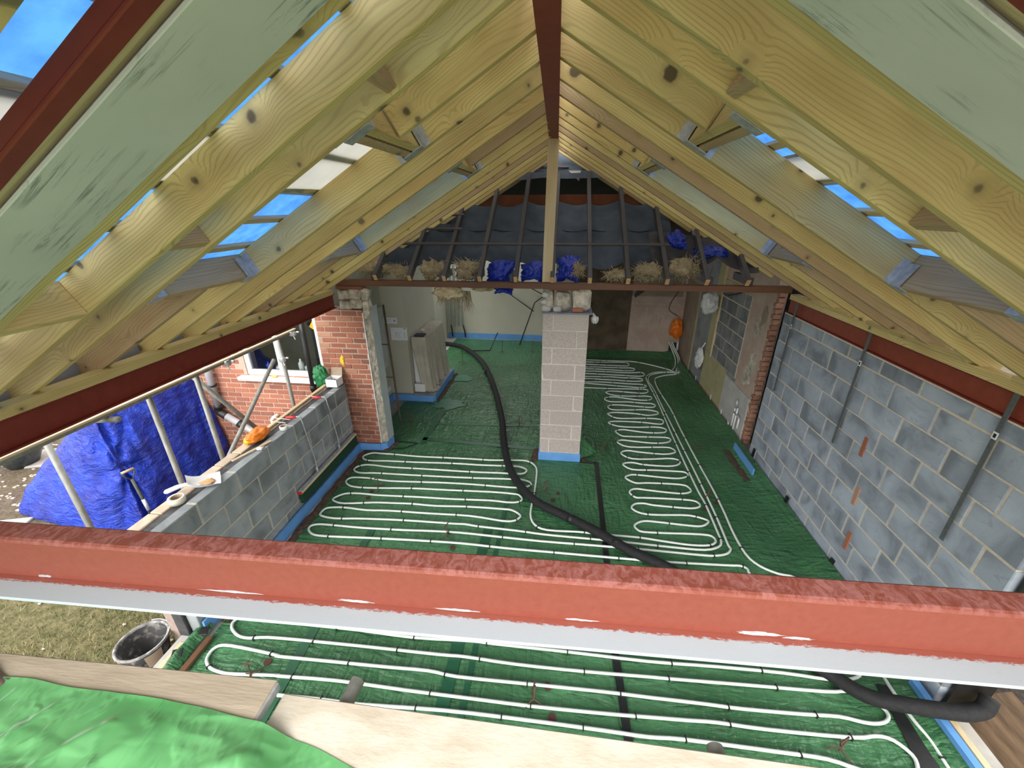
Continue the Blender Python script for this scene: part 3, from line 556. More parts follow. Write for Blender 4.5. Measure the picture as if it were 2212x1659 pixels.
# the block pillar carrying the ridge post
pl = thing('block_pillar', (0.06, 5.2, 0), 'pale block pillar standing in the middle of the room', 'pillar')
MB().box(-0.222, 0.345, 5.0885, 5.38, 0.0, 2.148).build('mortar_core', MORTAR_P, pl)
PX0, PX1 = -0.23, 0.352
for k in range(9):
    z0_ = 0.13 + k * 0.225; cut = PX0 + (0.135 if k % 2 == 0 else 0.44)
    for (a, b) in ((PX0, cut), (cut, PX1)):
        ln = round(b - a - 0.011, 3)
        piece('block', piece_mesh(('pblock', ln), BLOCK_P, lambda q: q.cbox(0, 0, 0, ln, 0.30, 0.214, 0.005, 0.001)), pl, ((a + b) / 2, 5.235 + RND.uniform(-0.003, 0.003), z0_ + 0.1125))
MB().cbox(0.075, 5.22, 2.163, 0.62, 0.34, 0.018, 0.003).build('damp_course', pmat('grey_slate', (0.16, 0.17, 0.22, 1), (0.24, 0.25, 0.31, 1), 10, 0.6), pl)
q = MB().cbox(0.06, 5.235, 0.065, 0.60, 0.33, 0.13, 0.008); q.build('blue_edging', FOAM_B, pl)
st = [(-0.17, 0.13, 0.26), (0.01, 0.18, 0.22), (0.24, 0.22, 0.27)]
for i, (x, wd, h) in enumerate(st):
    b = MB(); b.cbox(x, 5.25, 2.175 + h / 2, wd, 0.26, h, 0.03, 0.016); b.build('stone', RENDER_CHIP, pl)
for i, (x, z, r) in enumerate(((-0.19, 2.20, 0.06), (-0.05, 2.205, 0.055), (-0.21, 2.29, 0.05), (-0.2, 2.38, 0.05))):
    b = MB(); blob_mesh(b, (x, 5.12, z), (r, 0.05, r * 0.8), i + 2, 0.4, 1.6, 2); b.build('plaster_lump', PLASTER_PALE, pl, True)
MB().cbox(0.03, 5.2, 2.455, 0.36, 0.2, 0.04, 0.006).build('brick', BRICK, pl)
MB().cbox(0.20, 5.11, 2.20, 0.13, 0.05, 0.05, 0.006).build('brick', BRICK, pl)

# ------------------------------------------------------------------ roof frame
XR, ZR, SL = -0.1, 4.09, 0.5875
TH = math.atan(SL); CT, ST_ = math.cos(TH), math.sin(TH)
def rpt(side, dx, y, n=0.0): return Vector((XR + side * dx + side * ST_ * n, y, ZR - SL * dx + CT * n))
def rdir(side): return Vector((side * CT, 0, -ST_))
def rnor(side): return Vector((side * ST_, 0, CT))
def roof_board(name, side, dx0, dx1, y0, y1, n0, n1, mat, parent=None, c=0.003):
    return plank(name, rpt(side, dx0, (y0 + y1) / 2, n0), rdir(side), rnor(side), (dx1 - dx0) / CT, y1 - y0, n1 - n0, mat, parent, c)
def cross_board(name, side, dx, y0, y1, n0, n1, t, mat, parent=None):
    return plank(name, rpt(side, dx, y0, n0), (0, 1, 0), rnor(side), y1 - y0, t, n1 - n0, mat, parent)
ORD = ['first', 'second', 'third', 'fourth', 'fifth', 'sixth', 'seventh', 'eighth', 'ninth', 'tenth', 'eleventh', 'twelfth', 'thirteenth', 'fourteenth', 'fifteenth', 'sixteenth', 'seventeenth']
UP, LO = 0.72, 1.93
RDS = {-1: 0.157, 1: 0.19}
RY = [1.160, 1.515, 1.77, 2.165, 2.555, 2.955, 3.355, 3.755, 4.155, 4.555, 4.955, 5.355, 5.755, 6.155, 6.555, 6.955]
TR = {2.165, 3.755}
def rdx0(side, y):
    xc = -0.065 - 0.12 * (y + 0.02 - 0.2) / 6.4
    return (XR - xc + 0.007) if side < 0 else (xc + 0.007 - XR)
for side, sn in ((-1, 'left'), (1, 'right')):
    RD = RDS[side]
    for i, y in enumerate(RY):
        dx1 = 3.02 if y < 5.0 else 2.85 - (y - 5.08) * 1.0
        mat = W_TREAT if (i + (side > 0)) % 4 != 3 or i < 4 else W_BROWN
        nm = ORD[i]
        if y in TR:
            u = roof_board('rafter', side, rdx0(side, y), UP - 0.03, y, y + 0.047, 0, RD, mat)
            tag(u, 'short upper rafter stub, %s from the gable, %s slope, stopping at a trimmer' % (nm, sn), 'rafter', 'rafters of the %s slope' % sn)
            u = roof_board('rafter', side, LO + 0.03, dx1, y, y + 0.047, 0, RD, W_BROWN)
            tag(u, 'short lower rafter stub, %s from the gable, %s slope, below a trimmer' % (nm, sn), 'rafter', 'rafters of the %s slope' % sn)
        else:
            u = roof_board('rafter', side, rdx0(side, y), dx1, y, y + (0.058 if i == 0 else 0.047), 0, RD, mat)
            extra = 'carrying the green board' if i == 0 else ('beside the near roof opening' if y in (1.77, 2.555) else 'running from ridge to eaves' if y < 5 else 'ending over the old felt roof')
            tag(u, '%s treated rafter from the gable on the %s slope, %s' % (nm, sn, extra), 'rafter', 'rafters of the %s slope' % sn)
    # overhanging rafter at the gable edge
    u = roof_board('rafter', side, 0.07, 3.02, 0.66, 0.707, 0.0, RD, W_TREAT); tag(u, 'outermost treated rafter of the %s slope outside the sloping red steel' % sn, 'rafter', 'rafters of the %s slope' % sn)
    # trimmers with galvanised hangers
    for (ya, yb, where) in ((1.817, 2.555, 'near'), (3.402, 4.155, 'far')):
        for (dx, wh_) in ((UP, 'upper'), (LO, 'lower')):
            t_ = thing('trimmer', rpt(side, dx, (ya + yb) / 2, 0), '%s trimmer of the %s roof opening on the %s slope, held by steel hangers' % (wh_, where, sn), 'trimmer', 'trimmers around the roof openings')
            cross_board('board', side, dx, ya + 0.003, yb - 0.003, 0, RD, 0.047, W_TREAT if wh_ == 'upper' else W_BROWN, t_)
            if wh_ == 'upper': cross_board('board', side, dx + 0.05, ya + 0.003, yb - 0.003, 0.0, RD, 0.045, W_BROWN, t_)
            for ye, sg in ((ya, 1), (yb, -1)):
                b = MB()
                cdx = dx + (0.025 if wh_ == 'upper' else 0); hw = 0.052 if wh_ == 'upper' else 0.028
                def hp(a, yy, n): return rpt(side, cdx + a, yy, n)
                def slab(a0, a1, y0, y1, n0, n1): b.hexa([hp(a0, y0, n0), hp(a1, y0, n0), hp(a1, y1, n0), hp(a0, y1, n0), hp(a0, y0, n1), hp(a1, y0, n1), hp(a1, y1, n1), hp(a0, y1, n1)])
                y0, y1 = sorted((ye, ye + sg * 0.075))
                slab(-hw, hw, y0, y1, -0.004, 0.0)
                slab(-hw - 0.003, -hw, y0, y1, -0.004, 0.13); slab(hw, hw + 0.003, y0, y1, -0.004, 0.13)
                y0, y1 = sorted((ye, ye + sg * 0.003))
                slab(-hw - 0.04, -hw, y0, y1, 0.0, 0.14); slab(hw, hw + 0.04, y0, y1, 0.0, 0.14)
                b.build('joist_hanger', GALV, t_)
    t_ = cross_board('trimmer', side, LO, 1.210, 1.515, 0, RD, 0.047, W_TREAT); tag(t_, 'short trimmer between the first two rafters on the %s slope' % sn, 'trimmer', 'trimmers around the roof openings')
    for dx in ((1.48, 0.55) if side < 0 else (0.64, 1.35)):
        n_ = cross_board('noggin', side, dx, 1.563, 1.768, 0.01, 0.10, 0.045, W_BROWN); tag(n_, ('upper' if dx < 1 else 'lower') + ' noggin packed between the double rafters on the %s slope' % sn, 'noggin', 'noggins between the double rafters')
    # sloping gable steel, packing timber, green board
    gs = thing('sloping_steel', rpt(side, 1.4, 0.84, 0), 'dark red sloping gable steel on the %s side' % sn, 'steel beam')
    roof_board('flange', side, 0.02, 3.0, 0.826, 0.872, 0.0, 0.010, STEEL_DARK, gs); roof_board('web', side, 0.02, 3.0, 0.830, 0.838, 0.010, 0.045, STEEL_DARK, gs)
    u = roof_board('packing_timber', side, 0.07, 3.0, 0.873, 0.91, 0.010, 0.035, W_CREAM); tag(u, 'cream packing timber between %s sloping steel and green board' % sn, 'timber')
    u = roof_board('green_board', side, 0.07, 2.95, 0.895, 1.150, -0.010, 0.0, GBOARD, None, 0.002); tag(u, 'scuffed green moisture board strip on the %s slope' % sn, 'plasterboard')
    roof_board('backing', side, 0.07, 2.95, 0.912, 1.157, 0.0, 0.03, pmat('foil_insulation', (0.5, 0.5, 0.5, 1), (0.6, 0.6, 0.6, 1), 4, 0.5, 0.0), None) .parent = u
    u.children[0].matrix_parent_inverse = u.matrix_basis.inverted()
    # battens and coverings above the rafters
    dxs = [0.235 + 0.268 * k for k in range(11)]
    for q_, dx in enumerate(dxs):
        bt = cross_board('tile_batten', side, dx, -0.4, 4.9, RD + 0.006, RD + 0.030, 0.05, W_CREAM); tag(bt, '%s thin tile batten below the ridge above the %s rafters' % (ORD[q_], sn), 'batten', 'tile battens of the %s slope' % sn)
    tp = thing('blue_tarpaulin', rpt(side, 1.4, 1.5, RD + 0.05), 'translucent blue tarpaulin stretched over the %s roof openings' % sn, 'tarpaulin')
    tarps = [(1.32, LO + 0.2, 1.60, 2.72), (UP - 0.05, LO + 0.2, 3.34, 4.32)]
    if side < 0: tarps += [(0.0, 1.05, 1.40, 1.66), (1.33, 3.15, 1.40, 1.66), (0.0, 1.05, 0.78, 1.22)]
    else: tarps += [(UP + 0.05, 1.14, 1.60, 2.72)]
    for (d0, d1, y0, y1) in tarps:
        b = MB(); b.grid(lambda u_, v_: rpt(side, d0 + (d1 - d0) * u_, y0 + (y1 - y0) * v_, RD + 0.042 + 0.005 * noise.noise(Vector((u_ * 9, v_ * 7, side)))), 20, 16); b.build('tarp_sheet', TARP_T, tp, True)
    bm_ = thing('breather_membrane', rpt(side, 1.5, 3.5, RD), 'grey breather membrane lying over the rafters of the %s slope' % sn, 'membrane')
    for (d0, d1, y0, y1) in ((0.0, 3.1, 2.60, 3.36), (0.0, UP + 0.1, 1.62, 2.60), (LO - 0.02, 3.1, 1.62, 2.60), ((UP + 0.1, 1.34, 1.62, 2.60) if side < 0 else (1.12, 1.34, 1.62, 2.60)), (1.04, 1.34, -0.45, 1.62), (0.0, 1.06, -0.45, 0.80 if side < 0 else 1.62), (1.32, 3.1, -0.45, 1.42 if side < 0 else 1.62), ((0.0, 1.06, 1.20, 1.42) if side < 0 else (0.0, 0.05, 1.2, 1.3)), (0.0, UP, 3.36, 4.2), (LO, 3.1, 3.36, 4.2), (0.0, 3.1, 4.2, 5.05)):  # visible grey strips, plus unseen sheets added to hold back blue light
        b = MB(); b.grid(lambda u_, v_: rpt(side, d0 + (d1 - d0) * u_, y0 + (y1 - y0) * v_, RD + 0.004 + 0.004 * math.sin(u_ * 17 + v_ * 5)), 10, 8); b.build('membrane_sheet', BREATHER, bm_, True)
    b = MB(); b.grid(lambda u_, v_: rpt(side, (2.95 - v_ * 2.3) * u_, 5.05 + 2.4 * v_, RD + 0.006), 6, 8); b.build('membrane_sheet', BREATHER, bm_)

def ibeam(name, a, b_, width, depth, tf, tw, mat, parent=None, up=(0, 0, 1)):
    """I section from a to b, a/b at the bottom centre"""
    d = Vector(b_) - Vector(a); L = d.length; q = MB()
    q.box(0, L, -width / 2, width / 2, 0, tf).box(0, L, -tw / 2, tw / 2, tf, depth - tf).box(0, L, -width / 2, width / 2, depth - tf, depth)
    return plank(name, a, d, up, L, 0, 0, mat, parent, verts=(q.v, q.f))
rs = ibeam('ridge_steel', (-0.065, 0.2, 4.042), (-0.185, 6.6, 4.042), 0.102, 0.20, 0.010, 0.008, STEEL_RED); tag(rs, 'red oxide ridge steel running along the roof peak', 'steel beam')
po = plank('ridge_post', (-0.185, 5.075, 2.535), (0.028, 0, 1.49), (0, 1, 0), 1.507, 0.118, 0.06, W_CREAM); tag(po, 'pale timber post standing on the old plate under the ridge', 'post')
for side, xe, z0_, z1_, yb, sn in ((-1, -2.90, 2.175, 2.36, 5.02, 'left'), (1, 2.80, 2.14, 2.315, 5.50, 'right')):
    s_ = thing('eaves_steel', (xe + side * 0.05, 2.2, z0_), 'dark red eaves steel above the %s block wall' % sn, 'steel beam')
    xa, xb = sorted((xe, xe + side * 0.1))
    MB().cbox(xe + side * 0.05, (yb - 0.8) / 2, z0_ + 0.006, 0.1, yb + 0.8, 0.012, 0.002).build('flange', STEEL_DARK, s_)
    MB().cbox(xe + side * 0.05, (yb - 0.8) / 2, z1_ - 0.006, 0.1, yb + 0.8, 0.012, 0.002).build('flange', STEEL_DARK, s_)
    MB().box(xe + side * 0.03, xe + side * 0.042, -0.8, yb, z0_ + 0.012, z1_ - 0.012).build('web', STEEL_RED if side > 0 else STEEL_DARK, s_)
    p_ = plank('wall_plate', (xe + side * 0.035, -0.8, z1_), (0, 1, 0), (0, 0, 1), yb + 0.75, 0.10, 0.062, W_TREAT); tag(p_, 'treated timber wall plate bolted on the %s eaves steel' % sn, 'wall plate')
    if side > 0:
        for (y0, y1) in ((1.2, 2.7), (3.0, 4.05), (4.3, 5.0)):
            k_ = plank('packer_board', (xe + 0.0, y0, z1_ + 0.062), (0, 1, 0), (0, 0, 1), y1 - y0, 0.06, 0.035, W_TREAT); tag(k_, 'loose packer board on the right wall plate, %s' % {1.2: 'nearest the camera', 3.0: 'the middle one', 4.3: 'the farthest'}[y0], 'timber', 'packer boards on the right plate')
    else:
        b = MB(); b.grid(lambda u_, v_: (-3.10 + 0.02 * math.sin(v_ * 30), 0.6 + 4.4 * v_, 2.36 + 0.10 * u_), 2, 40); e_ = b.build('eaves_membrane', pmat('blue_grey_eaves_sheet', (0.22, 0.26, 0.33, 1), (0.30, 0.34, 0.41, 1), 5, 0.7), None, True); tag(e_, 'blue grey membrane tucked behind the left wall plate', 'membrane')
bed = MB().box(2.80, 2.9, 2.12, 5.5, 2.128, 2.142).build('trim_1', MORTAR); struct(bed, 'mortar bed between right block wall and steel', 'trim')

# front tie steel in the foreground, with its painted bottom plate
fb = thing('front_steel', (-0.3, 0.9, 2.2), 'pink red front tie steel crossing the whole foreground', 'steel beam')
d_ = Vector((3.1, 0.078, 0)).normalized()
b = MB(); prof = [(0, 0), (0.083, 0), (0.083, 0.16), (0.075, 0.165), (0.012, 0.165), (0.004, 0.161), (0.0, 0.152)]
L = 5.8; n = len(prof)
b.add([(0, p[0], p[1]) for p in prof] + [(L, p[0], p[1]) for p in prof], [tuple(range(n))[::-1], tuple(range(n, 2 * n))] + [(i, (i + 1) % n, n + (i + 1) % n, n + i) for i in range(n)])
o = plank('beam', Vector((-0.3, 0.894, 2.195)) - d_ * 2.62, d_, (0, 0, 1), L, 0, 0, STEEL_FRONT, fb, verts=(b.v, b.f))
b = MB(); b.cbox(0, 0, 0.0, L, 0.18, 0.012, 0.002)
o = plank('bottom_plate', Vector((-0.3, 0.894, 2.188)) + d_ * 0.28 + Vector((-0.02, 0.005, 0)), d_, (0, 0, 1), L, 0, 0, PLATE_PAINT, fb, verts=(b.v, b.f))
PALE_SMEAR = pmat('pale_paint_smear', (0.40, 0.40, 0.42, 1), (0.50, 0.50, 0.52, 1), 20, 0.7, 0.0)
for i, (s_, z, l, h) in enumerate(((-1.75, 0.012, 0.05, 0.006), (-1.05, 0.010, 0.16, 0.005), (-0.62, 0.014, 0.10, 0.006), (-0.28, 0.012, 0.12, 0.005), (0.10, 0.012, 0.09, 0.004), (0.62, 0.016, 0.11, 0.008), (0.74, 0.010, 0.07, 0.005))):
    q = MB(); blob_mesh(q, (0, 0, 0), (l / 2, 0.0015, h * 0.8), i + 3, 0.8, 2.2, 3)
    o = plank('paint_smear', Vector((-0.3, 0.8935, 2.190 + z)) + d_ * (s_ + 0.3), d_, (0, 0, 1), 0, 0, 0, PALE_SMEAR, fb, verts=(q.v, q.f))

# ------------------------------------------------------------------ the stripped old roof at the back
OS = 0.65
def oz(y): return 2.53 + OS * (y - 5.06)
OD = Vector((0, 1, OS)).normalized(); ON = Vector((0, -OS, 1)).normalized()
op = plank('old_wall_plate', (-2.92, 5.08, 2.462), (1, 0, 0), (0, 0, 1), 5.5, 0.10, 0.068, W_PLATE); tag(op, 'red brown old timber plate across the back opening', 'timber plate')
for i in range(11):
    x = -2.32 + 0.44 * i
    t_ = thing('old_rafter', (x, 5.05, 2.53), '%s weathered old rafter from the left above the back plate' % ORD[i], 'rafter', 'weathered old roof rafters')
    ln = 2.25 if 2 < i < 9 else 1.7
    plank('rafter_body', (x, 5.035, 2.535), OD, ON, ln, 0.05, 0.09, W_OLD, t_)
    plank('cut_end', (x, 5.028, 2.535), OD, ON, 0.012, 0.046, 0.082, W_CUT, t_)
    if i in (0, 2, 3, 4, 8, 9, 10):
        plank('joist_end', (x + (-0.055 if i < 5 else 0.055), 5.06, 2.53), (0, 1, 0), (0, 0, 1), 0.5, 0.045, 0.09, W_OLD, t_)
# felt
b = MB()
def felt_pt(u, v):
    x = -2.75 + 4.15 * u; y0 = 5.52 + 0.10 * noise.noise(Vector((x * 1.6, 2, 0))); y = y0 + (6.50 - y0) * v
    sag = 0.05 * abs(math.sin((x + 2.32) / 0.44 * math.pi)) + 0.05 * noise.noise(Vector((x * 2.2, y * 3, 5))) + (0.10 * (1 - v) ** 3)
    return (x, y, oz(y) - 0.02 - sag - 0.02)
b.grid(felt_pt, 90, 30); f_ = b.build('roofing_felt', FELT, None, True); tag(f_, 'dark blue roofing felt hanging behind the old rafters', 'roofing felt')
b = MB(); b.grid(lambda u, v: (-1.7 + 3.2 * u, 6.80 + 1.0 * v - 0.05 * noise.noise(Vector((u * 9, 1, 0))), oz(6.80 + 1.0 * v) + 0.09 + 0.03 * noise.noise(Vector((u * 8, v * 4, 2)))), 60, 12); f_ = b.build('roofing_felt', FELT, None, True); tag(f_, 'dark felt flap folded over the rafters near the peak', 'roofing felt')
b = MB(); b.grid(lambda u, v: (1.05 + 1.25 * u, 5.28 + 0.42 * v + 0.12 * math.sin(u * 3), oz(5.28 + 0.42 * v) + 0.12 - 0.15 * (1 - v) * abs(math.sin(u * 5)) + 0.05 * noise.noise(Vector((u * 6, v * 4, 7)))), 40, 16); f_ = b.build('roofing_felt', pmat('grey_roofing_felt', (0.05, 0.05, 0.058, 1), (0.08, 0.08, 0.09, 1), 5, 0.9), None, True); tag(f_, 'torn grey felt draped over the right old rafters', 'roofing felt')
b = MB(); b.tube([(-2.7 + 4.1 * k / 40, 6.02 + 0.01 * math.sin(k), oz(6.02) - 0.06 - 0.035 * abs(math.sin((-2.7 + 4.1 * k / 40 + 2.32) / 0.44 * math.pi))) for k in range(41)], 0.006, 5); 
s_ = b.build('felt_lap', BLACK, f_)
pu = plank('old_purlin', (-2.2, 6.62, 3.36), (1, 0, 0), (0, 0, 1), 4.1, 0.09, 0.17, pmat('orange_brown_purlin', (0.16, 0.045, 0.014, 1), (0.10, 0.03, 0.012, 1), 6, 0.8)); tag(pu, 'orange brown purlin crossing behind the old rafters', 'purlin')
for nm, x0, x1, y, lb in (('a', -2.45, 1.28, 5.50, 'long grey roof batten nailed across the old rafters'), ('b', -1.62, -1.38, 6.33, 'uppermost short batten on the left old rafters'), ('c', -1.90, -1.38, 6.02, 'middle short batten on the left old rafters'), ('d', -2.15, -1.36, 5.76, 'lowest short batten on the left old rafters'), ('e', -0.55, 0.02, 7.0, 'short batten near the peak behind the pale post')):
    k_ = plank('roof_batten', (x0, y, oz(y) + 0.112), (1, 0, 0), ON, x1 - x0, 0.04, 0.022, W_OLD); tag(k_, lb, 'batten', 'battens on the old roof')
# dark roof volume of the old house; unseen gap added for daylight inside
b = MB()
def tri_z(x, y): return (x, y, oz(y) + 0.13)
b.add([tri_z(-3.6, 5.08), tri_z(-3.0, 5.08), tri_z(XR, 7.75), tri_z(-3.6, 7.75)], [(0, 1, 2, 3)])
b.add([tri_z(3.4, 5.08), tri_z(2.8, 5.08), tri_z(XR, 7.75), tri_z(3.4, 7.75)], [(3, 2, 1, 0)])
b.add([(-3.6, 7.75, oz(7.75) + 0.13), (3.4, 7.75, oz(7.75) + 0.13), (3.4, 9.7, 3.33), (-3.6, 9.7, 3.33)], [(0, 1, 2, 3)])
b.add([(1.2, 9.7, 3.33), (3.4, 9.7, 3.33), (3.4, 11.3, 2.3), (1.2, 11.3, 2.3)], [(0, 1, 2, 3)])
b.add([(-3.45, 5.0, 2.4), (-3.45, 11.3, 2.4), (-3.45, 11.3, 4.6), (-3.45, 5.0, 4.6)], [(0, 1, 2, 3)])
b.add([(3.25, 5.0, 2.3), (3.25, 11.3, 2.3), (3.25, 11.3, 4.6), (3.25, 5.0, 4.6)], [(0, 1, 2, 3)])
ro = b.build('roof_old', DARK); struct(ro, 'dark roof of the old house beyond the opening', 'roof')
# insulation and plastic stuffed behind the plate
def blob_thing(name, c, size, seed, mat, label, cat, group=None, amp=0.35, freq=2.2, sub=4, ridge=False):
    q = MB(); blob_mesh(q, c, size, seed, amp, freq, sub, ridge); o_ = q.build(name, mat, None, True); tag(o_, label, cat, group); return o_
def wool_thing(c, size, seed, label):
    t_ = thing('glass_wool', (c[0], c[1], c[2] - size[2]), label, 'insulation', 'loose glass wool behind the plate')
    q = MB(); r_ = random.Random(seed)
    for k in range(4):
        blob_mesh(q, (c[0] + r_.uniform(-0.45, 0.45) * size[0], c[1] + r_.uniform(-0.3, 0.3) * size[1], c[2] + r_.uniform(-0.35, 0.35) * size[2]), (size[0] * r_.uniform(0.4, 0.7), size[1] * 0.6, size[2] * r_.uniform(0.4, 0.7)), seed * 5 + k, 0.55, 1.8, 3)
    q.build('batt', WOOL, t_, True)
    q = MB()
    for k in range(220):
        d = Vector((r_.gauss(0, 1), r_.gauss(0, 1) - 0.4, r_.gauss(0, 1))).normalized(); p = Vector(c) + Vector((d.x * size[0], d.y * size[1], d.z * size[2])) * r_.uniform(0.6, 0.95)
        e = Vector((r_.uniform(-1, 1), r_.uniform(-1, 0.4), r_.uniform(-1, 0.8))) * 0.05; e2 = e * 0.8 + Vector((r_.uniform(-1, 1), r_.uniform(-1, 1), r_.uniform(-1, 1))) * 0.025
        q.tube([p, p + e, p + e + e2], [0.004, 0.003, 0.001], 3)
    tag(q.build('fibres', WOOL, t_), kind='stuff')
def crumple(c, sx_, sz, seed, mat, label):
    q = MB(); s0 = seed * 7.7
    def fn(u, v):
        a, b_ = u * 2 - 1, v * 2 - 1; n1 = noise.noise(Vector((a * 1.6, b_ * 1.6, s0))); n2 = noise.noise(Vector((a * 4, b_ * 4, s0 + 3)))
        edge = 1 - 0.25 * abs(noise.noise(Vector((math.atan2(b_, a) * 1.5, s0, 0))))
        return (c[0] + a * sx_ * edge + 0.03 * n2, c[1] - 0.10 * (1 - a * a) * (1 - b_ * b_) + 0.07 * abs(n1) + 0.035 * abs(n2) + 0.06 * b_, c[2] + b_ * sz * edge - 0.03 * abs(a) + 0.03 * n1)
    q.grid(fn, 34, 26); o_ = q.build('blue_plastic', mat, None, True); return tag(o_, label, 'plastic sheet', 'blue plastic stuffed behind the plate')
for i, (x, y, z, sx_, sy, sz, lb) in enumerate(((-2.45, 5.30, 2.62, 0.22, 0.12, 0.13, 'brown glass wool tuft behind the plate at far left'), (-2.08, 5.28, 2.60, 0.17, 0.12, 0.10, 'pale flat glass wool tuft between first and second old rafters'),
        (-1.62, 5.24, 2.62, 0.19, 0.13, 0.15, 'cream glass wool bundle between second and third old rafters'), (-1.20, 5.26, 2.63, 0.19, 0.14, 0.15, 'dirty brown glass wool bundle between third and fourth old rafters'),
        (0.66, 5.36, 2.60, 0.16, 0.1, 0.06, 'small yellow wool scrap right of the pillar'), (1.03, 5.30, 2.64, 0.20, 0.13, 0.12, 'golden wool clump left of the eighth old rafter'), (1.46, 5.30, 2.68, 0.21, 0.14, 0.16, 'large golden wool clump right of the eighth old rafter'),
        (0.18, 5.28, 2.66, 0.05, 0.05, 0.09, 'small brown wool tuft beside the blue plastic'))):
    wool_thing((x, y, z), (sx_, sy, sz), i + 1, lb)
hw_ = thing('hanging_wool', (-1.45, 5.1, 2.2), 'cream glass wool tuft hanging below the plate', 'insulation')
q = MB(); blob_mesh(q, (-1.42, 5.12, 2.39), (0.17, 0.07, 0.09), 4, 0.5, 2.4, 4); q.build('tuft', WOOL, hw_, True)
q = MB()
for k in range(120):
    x = -1.57 + RND.random() * 0.42; l = 0.05 + RND.random() * 0.16 * (1.4 if x > -1.35 else 0.8); y = 5.08 + RND.random() * 0.08
    q.tube([(x, y, 2.40), (x + RND.uniform(-0.02, 0.03), y, 2.40 - l * 0.5), (x + RND.uniform(-0.05, 0.06), y - 0.01, 2.38 - l)], [0.006, 0.004, 0.0015], 4)
tag(q.build('strands', WOOL, hw_), kind='stuff')
q = MB(); blob_mesh(q, (-0.98, 5.12, 2.44), (0.15, 0.06, 0.035), 6, 0.4, 2.4, 3); blob_thing('glass_wool', (-0.98, 5.15, 2.44), (0.15, 0.05, 0.035), 9, WOOL, 'thin wool scrap hanging under the plate', 'insulation', 'loose glass wool behind the plate', 0.5, 3)
for i, (x, y, z, sx_, sy, sz, lb) in enumerate(((-0.79, 5.30, 2.62, 0.19, 0.10, 0.15, 'crumpled blue plastic between fourth and fifth old rafters'), (-0.36, 5.32, 2.63, 0.17, 0.08, 0.11, 'light blue plastic lump left of the pale post'), (0.06, 5.30, 2.68, 0.14, 0.09, 0.14, 'rounded blue plastic lump right of the pale post'),
        (1.40, 5.62, 2.99, 0.12, 0.10, 0.10, 'dark blue plastic poking through torn felt'), (1.80, 5.52, 2.86, 0.22, 0.10, 0.07, 'blue plastic sheet under the right rafters'), (-0.72, 5.11, 2.44, 0.12, 0.05, 0.03, 'blue plastic corner sagging below the plate'))):
    crumple((x, y, z), sx_, sz, i + 2, BLUE_BAG, lb)
tri = MB(); tri.add([(0.02, 6.9, 3.86), (0.20, 6.92, 3.86), (0.18, 6.9, 3.72), (0.02, 6.91, 3.86), (0.20, 6.93, 3.86), (0.18, 6.91, 3.72)], [(0, 1, 2), (5, 4, 3), (0, 3, 4, 1), (1, 4, 5, 2), (2, 5, 3, 0)]); k_ = tri.build('paper_scrap', CARD_W); tag(k_, 'white triangular scrap near the roof peak', 'scrap')

# ------------------------------------------------------------------ green membrane on the floor
b = MB()
def floor_pt(u, v):
    x = -2.86 + 5.66 * u; y = 1.05 + 9.75 * v
    z = 0.004 * noise.noise(Vector((x * 2.2, y * 2.2, 0))) + 0.003 * noise.noise(Vector((x * 6, y * 6, 3)))
    if u > 0.955: z += (u - 0.955) * 1.6
    if y > 9.6 and x > 0.3: z += (y - 9.6) * 0.35 if y < 9.93 else 0.1
    if y > 9.93 and x > 0.3: y = 9.93
    if x < -2.3 and 6.75 < y < 8.25: x = -2.29
    return (x, y, z + 0.004)
b.grid(floor_pt, 110, 180)
ps = b.build('polythene_membrane', POLY, None, True, origin=(0, 3, 0)); tag(ps, 'wrinkled green polythene membrane covering the whole floor', 'membrane')
def strip(name, pts, w_, mat, parent=None, z=0.010, h=0.003):
    q = MB(); P_ = [Vector((p[0], p[1], 0)) for p in pts]
    for i in range(len(P_) - 1):
        d = (P_[i + 1] - P_[i]); n_ = Vector((-d.y, d.x, 0)).normalized() * w_ / 2
        a, c = P_[i], P_[i + 1]
        q.hexa([(a - n_).to_tuple()[:2] + (z,), (c - n_).to_tuple()[:2] + (z,), (c + n_).to_tuple()[:2] + (z,), (a + n_).to_tuple()[:2] + (z,), (a - n_).to_tuple()[:2] + (z + h,), (c - n_).to_tuple()[:2] + (z + h,), (c + n_).to_tuple()[:2] + (z + h,), (a + n_).to_tuple()[:2] + (z + h,)])
    return q.build(name, mat, parent)
for pts, w_ in (([(-2.0, 1.1), (-2.03, 3.45)], 0.08), ([(-0.75, 1.1), (-0.72, 3.6)], 0.10), ([(-0.60, 1.1), (-0.57, 4.2)], 0.045), ([(-2.1, 5.45), (-0.25, 5.35)], 0.08), ([(-2.0, 5.95), (-0.3, 6.05)], 0.03), ([(-2.05, 5.3), (-2.0, 7.0)], 0.07)):
    strip('lap_seam', pts, w_, POLY_DARK, ps, 0.009, 0.002)
tp_ = strip('floor_tape', [(0.36, 5.07), (0.575, 5.06)], 0.045, TAPE_B, None, 0.012); tag(tp_, 'short black tape at the foot of the pillar', 'tape')
tp_ = strip('floor_tape', [(0.590, 5.08), (0.578, 3.3), (0.560, 2.33), (0.588, 1.6)], 0.06, TAPE_B, None, 0.012); tag(tp_, 'long black tape line running down the green floor', 'tape')
tp_ = strip('floor_tape', [(-2.50, 5.32), (-2.12, 5.30), (-2.28, 5.14), (-2.46, 5.10)], 0.02, TAPE_B, None, 0.012); tag(tp_, 'black tape loop beside the brick pier foot', 'tape')
tp_ = strip('black_membrane_strip', [(2.60, 2.30), (2.52, 1.70), (2.50, 1.2)], 0.17, TAPE_B, None, 0.012); tag(tp_, 'wide black membrane strip beside the right blue edging', 'membrane')
